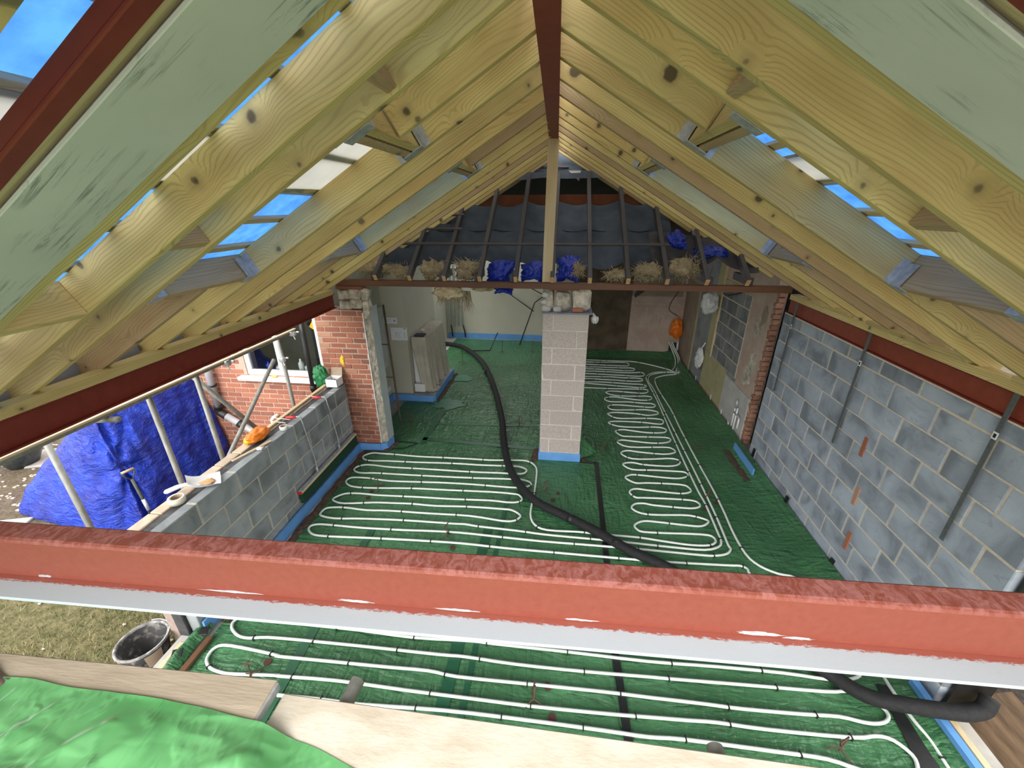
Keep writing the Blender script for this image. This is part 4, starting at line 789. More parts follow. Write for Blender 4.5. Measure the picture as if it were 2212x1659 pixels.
for i, (x, y, z, a, lb) in enumerate(((2.79, 4.39, 0.10, 0.2, 'black tape tab on the green upstand, middle of right wall'), (2.79, 3.47, 0.06, 0.4, 'black tape tab on the green upstand, nearest the front steel'), (2.79, 5.36, 0.16, 0.1, 'black tape tab at the far end of the block wall'), (1.62, 9.92, 0.05, 0.0, 'black tape tab on the far right wall corner'), (2.35, 9.92, 0.06, 0.0, 'black tape tab left of the pipe risers'), (2.70, 9.90, 0.25, 0.0, 'big black tape patch in the far right corner'),
        (-2.93, 2.2, 0.14, 0.3, 'black tape patch on the near left wall end'), (-2.88, 2.05, 0.10, 0.3, 'black tape dab on the near left green fold'), (-2.96, 1.86, 0.08, 0.5, 'black tape piece on the near left timber'))):
    s2 = (0.16, 0.02, 0.2) if i == 5 else ((0.08, 0.012, 0.05) if 2 < i < 5 else ((0.012, 0.05, 0.13) if i < 3 else (0.07, 0.07, 0.008)))
    k_ = MB().cbox(x, y, z, s2[0], s2[1], s2[2], 0.002).build('tape_tab', TAPE_B); k_.rotation_euler = (a * 0.4, a * 0.3, a); tag(k_, lb, 'tape', 'black tape tabs')
for i, (x, y, z, lb) in enumerate(((2.845, 8.35, 0.08, 'grey tape tab on the right room wall, farthest'), (2.83, 7.35, 0.10, 'white tape tab on the right room wall, second from far'), (2.82, 6.75, 0.10, 'white tape tab on the right room wall, third from far'), (2.80, 6.35, 0.08, 'white tape tab on the right room wall, nearest'))):
    k_ = MB().cbox(x, y, z, 0.008, 0.05, 0.09, 0.002).build('tape_tab', BAG_W); tag(k_, lb, 'tape', 'pale tape tabs')

# blue edging foam, soil gaps
def edging(name, pts, h, label, t_=0.02, z0=0.0):
    q = MB()
    for i in range(len(pts) - 1):
        a = Vector((*pts[i], 0)); c = Vector((*pts[i + 1], 0)); d = (c - a).normalized(); n_ = Vector((-d.y, d.x, 0)) * t_ / 2; ns = max(2, int((c - a).length / 0.25))
        for k in range(ns):
            p0 = a.lerp(c, k / ns); p1 = a.lerp(c, (k + 1) / ns)
            h0 = h + 0.008 * noise.noise(p0 * 3); h1 = h + 0.008 * noise.noise(p1 * 3)
            q.hexa([p0 - n_ + Vector((0, 0, z0)), p1 - n_ + Vector((0, 0, z0)), p1 + n_ + Vector((0, 0, z0)), p0 + n_ + Vector((0, 0, z0)), p0 - n_ + Vector((0, 0, h0)), p1 - n_ + Vector((0, 0, h1)), p1 + n_ + Vector((0, 0, h1)), p0 + n_ + Vector((0, 0, h0))])
    o_ = q.build(name, FOAM_B); tag(o_, label, 'edging foam', 'blue edging foam strips'); return o_
edging('edging_foam', [(-2.925, 2.1), (-2.925, 5.04)], 0.13, 'blue edging foam along the left block wall')
edging('edging_foam', [(-2.915, 5.05), (-2.60, 5.05), (-2.52, 5.10), (-2.49, 5.28)], 0.12, 'blue edging foam wrapping the brick pier foot')
edging('edging_foam', [(-3.11, 5.45), (-3.11, 6.80), (-2.30, 6.78)], 0.13, 'blue edging foam before the chimney breast')
edging('edging_foam', [(-2.285, 6.80), (-2.285, 8.2)], 0.13, 'blue edging foam along the hearth side')
edging('edging_foam', [(-3.1, 10.87), (-0.16, 10.87)], 0.15, 'blue edging foam along the far wall')
edging('edging_foam', [(2.66, 4.98), (2.66, 5.66)], 0.13, 'short blue edging foam piece by the right block wall')
edging('edging_foam', [(2.755, 1.1), (2.755, 2.32)], 0.10, 'blue edging foam at the near right corner', 0.05)
def soil_strip(pts, w_, label):
    q = MB(); P_ = [Vector((*p, 0)) for p in pts]; sm = []
    for i in range(len(P_) - 1):
        n_ = max(2, int((P_[i + 1] - P_[i]).length / 0.06)); sm += [P_[i].lerp(P_[i + 1], k / n_) for k in range(n_)]
    sm.append(P_[-1]); d_all = []
    def fn(u, v):
        i = min(int(u * (len(sm) - 1) + 0.5), len(sm) - 1); d = (sm[min(i + 1, len(sm) - 1)] - sm[max(i - 1, 0)]).normalized(); n_ = Vector((-d.y, d.x, 0))
        p = sm[i] + n_ * w_ * (v - 0.5) * (1 + 0.5 * noise.noise(sm[i] * 9 + Vector((0, 0, v * 3))))
        return (p.x, p.y, 0.008 + 0.02 * math.sin(v * math.pi) * (0.7 + 0.6 * noise.noise(p * 25)))
    q.grid(fn, len(sm) - 1, 6); o_ = q.build('loose_earth', SOIL, None, True); tag(o_, label, 'earth', 'earth along the edging'); return o_
soil_strip([(-2.84, 2.2), (-2.84, 4.95)], 0.10, 'strip of brown earth beside the left edging foam')
soil_strip([(-2.86, 4.97), (-2.55, 5.0), (-2.44, 5.3)], 0.10, 'brown earth around the brick pier foot')
soil_strip([(2.57, 4.86), (2.55, 5.62)], 0.12, 'brown earth patch beside the short blue foam piece')
soil_strip([(-0.30, 5.02), (-0.28, 5.35)], 0.11, 'brown earth left of the pillar foot')
soil_strip([(0.42, 5.05), (0.40, 5.33)], 0.09, 'brown earth right of the pillar foot')
soil_strip([(-2.23, 6.75), (-2.22, 8.2)], 0.08, 'brown earth along the hearth edging')

# ------------------------------------------------------------------ heating pipes with clips
CLIP = None
def pipe(pts, label, riser=None, z=0.022, r=0.0125, clip_every=0.62):
    global CLIP
    t_ = thing('heating_pipe', (pts[len(pts) // 2][0], pts[len(pts) // 2][1], 0.008), label, 'heating pipe', 'white underfloor heating pipes')
    P_ = [(p[0], p[1], z) for p in pts]
    if riser: P_ = riser + P_
    cr = crom(P_, 3); tb_ = MB().tube(cr, r, 7).build('tube', PIPE_W, t_, True)
    if CLIP is None:
        q = MB(); q.box(-0.004, 0.004, -0.021, 0.021, -0.012, 0.016); CLIP = bpy.data.meshes.new('pipe_clip'); CLIP.from_pydata(q.v, [], q.f); CLIP.materials.append(BLACK)
    acc = 0.2; n = 0
    for i in range(1, len(cr)):
        d = cr[i] - cr[i - 1]; acc += d.length
        if acc > clip_every and abs(d.z) < 0.01:
            acc = RND.uniform(-0.1, 0.1); piece('pipe_clip', CLIP, tb_, cr[i], (0, 0, math.atan2(d.y, d.x))); n += 1
    return n
RIS = lambda x: [(x, 9.80, 0.42), (x + 0.005, 9.75, 0.22), (x + 0.0, 9.55, 0.05), (x - 0.05, 9.2, 0.024)]
pipe(PIPE_1, 'white heating pipe looping through the left and right fields')
pipe(PIPE_2, 'white heating pipe snaking from the long run into the near field')
pipe(PIPE_3, 'outermost white heating pipe running along the right side')
rp2 = thing('pipe_risers', (2.72, 9.6, 0.02), 'bundle of white pipe ends rising in the far right corner', 'heating pipe')
for k, (x0, x1) in enumerate(((2.66, 2.60), (2.70, 2.66), (2.74, 2.70))):
    MB().tube(crom([(x1 - 0.08, 8.93 - 0.06 * k, 0.022), (x1 + 0.04, 9.2, 0.03), (x1 + 0.10, 9.55, 0.10), (x0 - 0.02, 9.75, 0.26), (x0 - 0.08, 9.83, 0.40)], 4), 0.0125, 7).build('tube', PIPE_W, rp2, True)
MB().tube([(2.78, 9.75, 0.22), (2.79, 9.8, 0.42)], 0.02, 7).build('tube', PIPE_W, rp2, True)
# black pump hose
t_ = thing('pump_hose', (-0.6, 5.0, 0.01), 'thick black pump hose curving across the green floor', 'hose')
hp_ = [(p[0], p[1], 0.06) for p in HOSE[:-4]]
hp_ += [(2.33, 2.16, 0.09), (2.55, 2.085, 0.15), (2.82, 2.06, 0.175), (2.92, 2.07, 0.18), (3.0, 2.09, 0.20), (3.03, 2.12, 0.27)]
MB().tube(crom(hp_, 6), 0.052, 14).build('tube', RUBBER, t_, True)
q = MB()
for (i, f) in ((10, 0.2), (11, 0.6), (3, 0.5)):
    a = Vector(hp_[i]); c = Vector(hp_[i + 1]); p = a.lerp(c, f); d = (c - a).normalized(); MB().tube([p - d * 0.03, p + d * 0.03], 0.0535, 14).build('clamp_band', BLACK, t_, True)

# screed level pins and brown discs
def level_pin(x, y, h, rot, label):
    t_ = thing('level_pin', (x, y, 0.008), label, 'level pin', 'wire level pins on the floor')
    MB().tube([(x, y, 0.012), (x + 0.01, y, h)], 0.006, 5).build('stem', RUST, t_)
    MB().tube([(x - 0.035 * math.cos(rot), y - 0.035 * math.sin(rot), h), (x + 0.045 * math.cos(rot), y + 0.045 * math.sin(rot), h + 0.004)], 0.006, 5).build('crossbar', RUST, t_)
    for k in range(3):
        a = rot + 0.5 + k * 2.1; MB().tube([(x, y, 0.05), (x + 0.05 * math.cos(a), y + 0.05 * math.sin(a), 0.03), (x + 0.085 * math.cos(a), y + 0.085 * math.sin(a), 0.014)], 0.005, 5).build('foot', RUST, t_)
for i, (x, y, h, rot, lb) in enumerate(((-2.27, 4.17, 0.16, 0.3, 'level pin among the upper left pipe loops'), (-1.15, 3.42, 0.18, 1.2, 'level pin on the lowest left pipe loop'), (-0.10, 4.34, 0.16, 0.8, 'level pin on bare green right of the hose'), (1.93, 4.48, 0.15, 1.4, 'level pin between the long right pipes'), (-0.08, 1.88, 0.20, 1.3, 'rusty level pin on the near pipes left of the tape'),
        (1.98, 1.82, 0.13, 0.5, 'rusty level pin at the near right corner'), (-2.28, 1.80, 0.17, 0.4, 'level pin beside the near left pipe bend'), (-1.42, 9.7, 0.3, 0.5, 'tall level pin before the far wall, left of the hose end'), (-0.68, 9.8, 0.3, 0.2, 'tall level pin before the far wall, near the pillar'), (-0.62, 6.06, 0.17, 0.1, 'level pin beside the hose behind the pillar line'), (-2.45, 5.90, 0.17, 0.7, 'level pin near the brick pier reveal'),
        (-1.35, 7.55, 0.12, 0.9, 'level pin left of the hose in the far room'), (0.72, 5.45, 0.10, 0.4, 'level pin right of the block pillar'), (0.95, 9.1, 0.2, 1.5, 'level pin on the farthest pipe rows'), (1.55, 7.45, 0.17, 1.5, 'level pin on the middle right pipe rows'), (2.15, 5.6, 0.05, 0.2, 'small level pin right of the long pipes'), (-2.25, 8.9, 0.3, 0.5, 'level pin beside the far hearth corner'))):
    level_pin(x, y, h, rot, lb)
for i, (x, y, r, lb) in enumerate(((0.00, 4.19, 0.03, 'brown disc by the hose, near the level pin'), (0.06, 4.33, 0.025, 'brown disc right of the hose, upper one'), (2.01, 4.36, 0.03, 'brown disc between the long right pipes'), (1.82, 4.22, 0.022, 'brown disc left of the long right pipes'), (0.02, 2.0, 0.03, 'dark brown disc right of the rusty near pin'), (0.06, 1.79, 0.03, 'dark brown disc below the rusty near pin'), (-2.23, 1.92, 0.03, 'brown disc beside the near left pin'), (-2.32, 3.97, 0.028, 'brown disc between left pipe loops, lower'), (-2.33, 4.10, 0.026, 'brown disc between left pipe loops, upper'), (-1.05, 3.28, 0.03, 'brown disc under the lowest left pipes'), (-1.15, 3.5, 0.022, 'brown disc inside the lowest left loop'))):
    k_ = MB().lathe((x, y, 0.008), [(0.0001, 0.006), (r, 0.006), (r, 0.0), (0.0001, 0.0)], 14).build('marker_disc', pmat('brown_disc', (0.07, 0.02, 0.018, 1), (0.10, 0.03, 0.025, 1), 20, 0.7)); tag(k_, lb, 'disc', 'brown marker discs')
# repair patches of lighter polythene
for x, y, s_, lb in ((-2.05, 7.95, 0.30, 'torn light green patch beside the hearth, farther'), (-2.02, 6.72, 0.38, 'torn light green patch beside the hearth, nearer')):
    q = MB(); n = 22; q.add([(x, y, 0.014)] + [(x + s_ * (0.75 + 0.4 * noise.noise(Vector((k * 2.3, x, y)))) * math.cos(k / n * 6.283), y + s_ * 0.75 * (0.8 + 0.4 * noise.noise(Vector((k * 1.9, y, x)))) * math.sin(k / n * 6.283), 0.013) for k in range(n)], [(0, k + 1, (k + 1) % n + 1) for k in range(n)])
    k_ = q.build('polythene_patch', pmat('light_green_polythene', (0.05, 0.20, 0.12, 1), (0.08, 0.26, 0.16, 1), 6, 0.4)); tag(k_, lb, 'polythene patch', 'torn patches')
q = MB(); q.add([(0.36, 5.42, 0.02), (0.62, 5.35, 0.012), (0.37, 5.15, 0.012), (0.365, 5.40, 0.26)], [(0, 2, 1), (0, 1, 3), (1, 2, 3), (2, 0, 3)]); k_ = q.build('polythene_flap', POLY); tag(k_, 'triangular green polythene flap right of the pillar foot', 'polythene patch')

# ------------------------------------------------------------------ window, waste pipes and scaffold outside on the left
w1 = thing('window_1', (-3.9, 5.2, WZ0), 'white framed window in the brick back wall', 'window'); w1['kind'] = 'structure'
def fr(x0, x1, z0_, z1_, name='frame_bar', y0=5.10, y1=5.16, mat=WHITE): return MB().cbox((x0 + x1) / 2, (y0 + y1) / 2, (z0_ + z1_) / 2, x1 - x0, y1 - y0, z1_ - z0_, 0.005).build(name, mat, w1)
fr(WX0, WX0 + 0.07, WZ0, WZ1); fr(WX1 - 0.05, WX1, WZ0, WZ1); fr(WX0 + 0.07, WX1 - 0.05, WZ0, WZ0 + 0.08); fr(WX0 + 0.07, WX1 - 0.05, WZ1 - 0.07, WZ1); fr(-3.99, -3.93, WZ0 + 0.08, WZ1 - 0.07)
fr(WX0 - 0.10, WX1, WZ0 - 0.06, WZ0 - 0.005, 'sill', 4.99, 5.14)
def glass():
    t = NT('dark_window_glass'); t.b.inputs['Transmission Weight'].default_value = 1.0; t.b.inputs['IOR'].default_value = 1.45
    return t.done((0.72, 0.78, 0.78, 1), 0.02)
GLASS = glass()
fr(WX0 + 0.07, -3.99, WZ0 + 0.08, WZ1 - 0.07, 'pane', 5.125, 5.131, GLASS); fr(-3.93, WX1 - 0.05, WZ0 + 0.08, WZ1 - 0.07, 'pane', 5.125, 5.131, GLASS)
w = MB().box(-5.0, -3.33, 5.9, 6.0, 0.8, 2.5).box(-5.0, -3.33, 5.32, 5.9, 0.7, WZ0 - 0.02).box(-5.0, -4.9, 5.32, 5.9, 0.8, 2.5).box(-5.0, -3.33, 5.32, 6.0, 2.4, 2.5).build('wall_kitchen', pmat('dim_kitchen_wall', (0.05, 0.055, 0.055, 1), (0.09, 0.095, 0.095, 1), 3, 0.9)); struct(w, 'dim kitchen interior behind the window', 'wall')  # the room's dimness is put into the dark wall colour
for i, (x, h, r, mt, lb) in enumerate(((-4.28, 0.16, 0.04, BLUE_BAG, 'blue tub on the inner sill at the left'), (-4.12, 0.12, 0.045, BAG_W, 'short white jar on the inner sill behind left pane'), (-3.76, 0.22, 0.04, BAG_W, 'tall white bottle on the inner sill behind right pane'), (-3.66, 0.15, 0.045, BAG_W, 'white jar beside the tall bottle on the sill'), (-3.46, 0.14, 0.05, CARD_W, 'pale pot on the inner sill at the right'))):
    k_ = MB().lathe((x, 5.28, WZ0 - 0.015), [(0.001, 0), (r, 0), (r, h * 0.7), (r * 0.4, h * 0.85), (r * 0.4, h), (0.001, h)], 14).build('sill_bottle', mt, None, True); tag(k_, lb, 'bottle', 'bottles on the window sill')
k_ = MB(); blob_mesh(k_, (-4.05, 5.04, WZ0 + 0.012), (0.05, 0.03, 0.018), 3, 0.3, 2, 2); k_ = k_.build('sponge', pmat('yellow_sponge', (0.5, 0.36, 0.08, 1), (0.6, 0.45, 0.14, 1), 20, 0.9), None, True); tag(k_, 'yellow sponge lying on the window sill', 'sponge')
k_ = MB().cbox(0, 0, 0, 0.07, 0.004, 0.14, 0.001).build('yellow_tape', pmat('yellow_tape', (0.75, 0.45, 0.02, 1), (0.8, 0.5, 0.04, 1), 5, 0.5)); k_.location = (-3.38, 5.12, 1.86); k_.rotation_euler = (0, 0.6, 0); tag(k_, 'yellow tape scrap stuck on the right window pane', 'tape')
q = MB(); blob_mesh(q, (-2.99, 5.076, 1.42), (0.028, 0.003, 0.07), 4, 0.7, 1.7, 3); k_ = q.build('paint_splash', MATS['yellow_tape'], None, True); tag(k_, 'yellow paint splash on the brick pier', 'paint')
dp = thing('downpipe', (-3.46, 5.0, 0.9), 'black rainwater downpipe standing before the window', 'pipe')
MB().tube([(-3.43, 5.0, 2.2), (-3.46, 5.0, 0.72)], 0.034, 12).build('tube', BLACK, dp, True); MB().tube([(-3.455, 5.0, 1.06), (-3.457, 5.0, 0.98)], 0.042, 12).build('socket', BLACK, dp, True)
wp = thing('waste_pipe', (-5.0, 5.0, 0.2), 'grey waste pipe with black couplings on the brick wall', 'pipe')
GREYP = pmat('grey_plastic_pipe', (0.30, 0.30, 0.31, 1), (0.36, 0.36, 0.37, 1), 8, 0.5)
MB().tube([(-5.02, 5.0, 1.9), (-5.06, 5.0, 0.64)], 0.05, 14).build('tube', GREYP, wp, True); MB().tube([(-5.03, 5.0, 0.52), (-4.62, 5.0, 0.25), (-4.3, 5.0, 0.06)], 0.05, 14).build('tube', GREYP, wp, True)
MB().tube([(-5.055, 5.0, 0.67), (-5.06, 5.0, 0.60)], 0.058, 14).build('coupling', BLACK, wp, True); MB().tube(crom([(-5.06, 5.0, 0.62), (-5.065, 5.0, 0.55), (-5.02, 5.0, 0.51), (-4.97, 5.0, 0.48)], 4), 0.056, 14).build('coupling', BLACK, wp, True)
MB().tube([(-4.80, 5.0, 0.37), (-4.72, 5.0, 0.315)], 0.058, 14).build('coupling', BLACK, wp, True); MB().tube([(-5.04, 5.0, 1.0), (-5.042, 5.0, 0.97)], 0.054, 14).build('coupling', BLACK, wp, True)
ov = thing('overflow_elbow', (-4.2, 5.02, 0.42), 'cream plastic overflow elbow low on the brick wall', 'pipe')
MB().tube(crom([(-4.18, 5.08, 0.50), (-4.19, 5.02, 0.50), (-4.22, 4.99, 0.46), (-4.21, 4.99, 0.36)], 4), 0.028, 10).build('tube', CREAM_P, ov, True)
def scaff_pole(y, label, x=-3.555, z1_=1.87):
    t_ = MB().tube([(x, y, -0.3), (x, y, z1_)], 0.0245, 14).build('scaffold_pole', SCAFF, None, True); return tag(t_, label, 'scaffold tube', 'upright scaffold poles')
scaff_pole(2.514, 'nearest upright scaffold pole before the blue tarp', -4.266, 1.58); scaff_pole(2.872, 'second upright scaffold pole before the tarp middle'); scaff_pole(3.375, 'third upright scaffold pole at the tarp right end'); scaff_pole(4.65, 'farthest upright scaffold pole in front of the window')
k_ = MB().tube([(-3.52, -0.2, 1.908), (-3.52, 4.98, 1.875)], 0.0245, 14).build('scaffold_ledger', SCAFF, None, True); tag(k_, 'horizontal scaffold tube under the left eaves steel', 'scaffold tube')
k_ = plank('cream_strip', (-3.475, -0.2, 1.933), (0, 1, -0.0064), (0, 0, 1), 5.1, 0.035, 0.018, W_CREAM); tag(k_, 'long cream strip lying on the horizontal scaffold tube', 'batten')  # thin cream strip along the top of the tube
k_ = MB().tube([(-3.60, 4.55, 1.60), (-3.60, 3.30, 0.70), (-3.60, 3.05, 0.52)], 0.0245, 12).build('scaffold_brace', SCAFF, None, True); tag(k_, 'scaffold brace sloping down left from the far pole', 'scaffold tube', 'scaffold braces')
k_ = MB().tube([(-3.66, 3.42, 1.85), (-3.66, 4.10, 0.80)], 0.0245, 12).build('scaffold_brace', SCAFF, None, True); tag(k_, 'scaffold brace sloping down right across the brick wall', 'scaffold tube', 'scaffold braces')
k_ = MB().tube([(-3.85, 2.42, 1.845), (-3.44, 2.50, 1.845)], 0.0245, 14).build('scaffold_transom', SCAFF, None, True); tag(k_, 'short scaffold tube end under the left ledger', 'scaffold tube')
def coupler(x, y, z, label):
    t_ = thing('scaffold_coupler', (x, y, z), label, 'scaffold coupler', 'scaffold couplers')
    cb_ = MB().cbox(x, y, z, 0.07, 0.07, 0.06, 0.012).build('body', GALV, t_); MB().tube([(x + 0.02, y - 0.02, z - 0.02), (x + 0.04, y - 0.03, z - 0.07)], 0.008, 8).build('bolt', GALV, cb_); MB().tube([(x + 0.045, y + 0.02, z + 0.02), (x + 0.075, y + 0.02, z + 0.015)], 0.012, 8).build('nut', GALV, cb_)
coupler(-3.50, 3.72, 1.865, 'steel coupler joining the ledger under the left steel'); coupler(-3.54, 4.62, 1.58, 'steel coupler on the farthest upright pole'); coupler(-3.48, 4.85, 1.86, 'rusty coupler at the far ledger end')

# blue tarpaulin over a pile
tp2 = thing('tarp_pile', (-6.0, 4.2, -0.3), 'crumpled bright blue tarpaulin covering a pile by the brick wall', 'tarpaulin')
b = MB()
def sm(t): t = max(0, min(1, t)); return t * t * (3 - 2 * t)
def tarp(u, v):
    # v: 0 at ground skirt .. 1 at crest ; u: along the outline from the wall (right, far) round to the near left corner
    base = [(-5.14, 5.04), (-5.10, 4.45), (-5.02, 3.85), (-4.98, 3.45), (-5.5, 3.32), (-6.2, 3.38), (-6.85, 3.45), (-7.25, 3.9), (-7.4, 4.6)]
    top = [(-5.36, 5.05, 1.12), (-5.40, 4.5, 1.17), (-5.42, 4.0, 1.2), (-5.50, 3.75, 1.18), (-5.75, 3.75, 1.02), (-6.2, 3.85, 0.72), (-6.6, 3.95, 0.42), (-6.9, 4.2, 0.3), (-7.0, 4.6, 0.3)]
    t = u * (len(base) - 1); i = min(int(t), len(base) - 2); f = sm(t - i) * 0.4 + (t - i) * 0.6
    bx = base[i][0] * (1 - f) + base[i + 1][0] * f; by = base[i][1] * (1 - f) + base[i + 1][1] * f
    tx = top[i][0] * (1 - f) + top[i + 1][0] * f; ty = top[i][1] * (1 - f) + top[i + 1][1] * f; tz = top[i][2] * (1 - f) + top[i + 1][2] * f
    if v > 0.8:
        w_ = (v - 0.8) / 0.2; cx_, cy_, cz_ = -6.1, 4.7, 0.95; x = tx + (cx_ - tx) * w_; y = ty + (cy_ - ty) * w_; z = tz + (cz_ - tz) * w_ * 0.6
    else:
        w_ = v / 0.8; e = w_ ** 1.5; x = bx + (tx - bx) * e; y = by + (ty - by) * e; z = -0.29 + (tz + 0.29) * (w_ ** 0.9)
    q = Vector((x * 1.3, y * 1.3, z * 1.0)); fold = 0.10 * (abs(noise.noise(Vector((u * 14, v * 1.6, 3)))) - 0.2) * (1 - 0.5 * v) + 0.07 * noise.noise(q * 2.0) + 0.03 * noise.noise(q * 6)
    ku, kv = (u - 0.37) * 9, (v - 0.42) * 2.6; kr = math.hypot(ku, kv); ang = math.atan2(kv, ku)
    fold += 0.085 * math.exp(-kr * 0.9) * (1 - math.exp(-kr * 4)) * (abs(math.sin(ang * 3.5 + 0.6)) * 2 - 1) + 0.02 * noise.noise(Vector((u * 30, v * 26, 9)))
    kn = math.exp(-(((u - 0.36) / 0.02) ** 2)) * 0.14 * (1 - v)
    ox = 0.7; oy = -0.5
    return (x + (fold + -kn) * ox, y + (fold - kn) * oy if y < 4.95 else y, z + 0.03 * noise.noise(q * 5))
b.grid(tarp, 190, 70); sh_ = b.build('sheet', GTARP, tp2, True)
b = MB(); b.grid(lambda u, v: (-4.95 + 0.75 * u, 3.30 + 0.55 * v - 0.15 * u, -0.285 + 0.05 * abs(noise.noise(Vector((u * 5, v * 5, 2)))) + 0.02), 24, 18); b.build('skirt', GTARP, tp2, True)
MB().lathe((-5.33, 4.88, 0.52), [(0.018, 0.0), (0.018, 0.004), (0.010, 0.004), (0.010, 0.0)], 12, Matrix.Rotation(math.pi / 2, 3, 'Y')).build('eyelet', WHITE, sh_)
sv = thing('garden_fork', (-4.95, 3.5, -0.1), 'garden fork with wooden D handle leaning on the blue tarp', 'garden fork')
A = Vector((-5.0, 3.50, 0.50)); B_ = Vector((-4.80, 3.42, -0.28)); dn = (B_ - A).normalized(); sdv = Vector((0.35, 0.93, 0)).normalized()
MB().tube([A + dn * 0.08, B_ - dn * 0.2], 0.017, 8).build('shaft', pmat('dark_green_shaft', (0.02, 0.03, 0.025, 1), (0.05, 0.055, 0.045, 1), 20, 0.6), sv, True)
MB().tube([A - sdv * 0.06 - dn * 0.03, A + sdv * 0.06 - dn * 0.03], 0.016, 8).build('grip', W_BROWN, sv, True)
MB().tube([A - sdv * 0.06 - dn * 0.03, A - sdv * 0.05 + dn * 0.02, A + dn * 0.10, A + sdv * 0.05 + dn * 0.02, A + sdv * 0.06 - dn * 0.03], 0.009, 7).build('yoke', MATS['dark_green_shaft'], sv, True)
MB().tube([B_ - dn * 0.45, B_ - dn * 0.3], 0.019, 8).build('ferrule', GALV, sv, True)
MB().tube([B_ - dn * 0.2, B_ + dn * 0.0], 0.02, 8).build('socket', CREAM_P, sv, True)
# pot, slab, petals
pt = thing('glazed_pot', (-8.25, 4.5, -0.3), 'dark glazed garden pot with a cream rim', 'plant pot')
MB().lathe((-8.25, 4.5, -0.3), [(0.001, 0), (0.17, 0), (0.26, 0.2), (0.31, 0.38), (0.27, 0.38), (0.22, 0.2), (0.001, 0.12)], 24).build('body', pmat('dark_glaze', (0.02, 0.03, 0.035, 1), (0.06, 0.07, 0.07, 1), 20, 0.3), pt, True)
MB().lathe((-8.25, 4.5, -0.3), [(0.31, 0.37), (0.335, 0.39), (0.325, 0.41), (0.28, 0.40), (0.27, 0.37)], 24).build('rim', CREAM_P, pt, True)
for i, (x, y, s_, lb) in enumerate(((-7.9, 4.75, 0.55, 'grey paving slab beside the glazed pot'), (-6.95, 3.1, 0.5, 'pale paving slab at the near tarp corner'))):
    k_ = MB().cbox(x, y, -0.29, s_ * 1.6, s_, 0.04, 0.008).build('paving_slab', CONC); k_.rotation_euler = (0, 0, 0.3); tag(k_, lb, 'paving slab', 'paving slabs')
q = MB()
for k in range(900):
    x = RND.uniform(-10.5, -6.9); y = RND.uniform(2.9, 6.5) ; a = RND.uniform(0, 3); s_ = RND.uniform(0.012, 0.03)
    q.box(x - s_, x + s_, y - s_ * 0.5, y + s_ * 0.5, -0.302, -0.29)
k_ = q.build('fallen_petals', pmat('pale_wood_chips', (0.42, 0.35, 0.29, 1), (0.55, 0.48, 0.42, 1), 9, 0.9)); tag(k_, 'pale chips scattered on the bare earth beyond the tarp', 'chips', kind='stuff')
# lawn blades near the camera
q = MB()
for k in range(9000):
    x = RND.uniform(-6.2, -3.28); y = RND.uniform(1.2, 2.95)
    if noise.noise(Vector((x * 1.5, y * 1.5, 2))) < RND.uniform(-0.7, 0.15): continue
    a = RND.uniform(0, 6.28); h = RND.uniform(0.02, 0.055); w_ = 0.004; l = RND.uniform(0.0, 0.05)
    q.add([(x - w_ * math.cos(a), y - w_ * math.sin(a), -0.302), (x + w_ * math.cos(a), y + w_ * math.sin(a), -0.302), (x + l * math.cos(a + 1.5), y + l * math.sin(a + 1.5), -0.3 + h)], [(0, 1, 2)])
t = NT('grass_blades'); v = t.coords((1, 1, 1), rnd=False); t.done(t.ramp(t.noise(v, 3, 4), [(0.35, (0.10, 0.125, 0.035, 1)), (0.65, (0.27, 0.24, 0.115, 1))]), 0.8)
k_ = q.build('lawn_grass', t.m); tag(k_, 'short patchy grass beside the near left wall end', 'grass', kind='stuff')
q = MB()
for k in range(26):
    x = RND.uniform(-5.8, -3.4); y = RND.uniform(1.5, 2.8); s_ = RND.uniform(0.008, 0.025); blob_mesh(q, (x, y, -0.285), (s_, s_ * 0.7, 0.008), k, 0.4, 2, 1)
k_ = q.build('lawn_debris', MATS['pale_wood_chips']); tag(k_, 'pale crumbs scattered over the near lawn', 'debris', kind='stuff')
# bucket
bk = thing('builders_bucket', (-3.40, 1.98, -0.3), 'mucky black builders bucket on the grass', 'bucket')
MUCK = pmat('mucky_black_plastic', (0.012, 0.012, 0.013, 1), (0.20, 0.19, 0.17, 1), 18, 0.6, 0.4, 60, 0.004, 0.0, lo=0.5, hi=0.75)
bc = (-3.42, 1.97, -0.3)
bb_ = MB().lathe(bc, [(0.001, 0.0), (0.125, 0.0), (0.18, 0.30), (0.172, 0.30), (0.118, 0.02), (0.001, 0.02)], 32).build('body', MUCK, bk, True)
MB().lathe(bc, [(0.178, 0.285), (0.19, 0.29), (0.19, 0.308), (0.172, 0.308), (0.170, 0.29)], 32).build('rim', pmat('scuffed_grey_rim', (0.10, 0.10, 0.10, 1), (0.34, 0.33, 0.32, 1), 20, 0.6), bk, True)
MB().lathe((bc[0], bc[1], bc[2] + 0.05), [(0.001, 0.0), (0.13, 0.0)], 32).build('muddy_water', pmat('brown_water', (0.06, 0.03, 0.012, 1), (0.08, 0.04, 0.02, 1), 5, 0.1), bk)
MB().tube([(bc[0] + 0.19 * math.cos(a), bc[1] + 0.19 * math.sin(a), bc[2] + 0.315) for a in [-0.6 + 2.6 * k / 14 for k in range(15)]], 0.005, 6).build('handle', GALV, bk, True)
q = MB(); q.grid(lambda u, v: (bc[0] + (0.150 + 0.028 * v) * math.cos(-0.75 + 0.7 * u), bc[1] + (0.150 + 0.028 * v) * math.sin(-0.75 + 0.7 * u), bc[2] + 0.12 + 0.15 * v), 8, 4); q.build('paper_label', CARD_B, bb_, True)
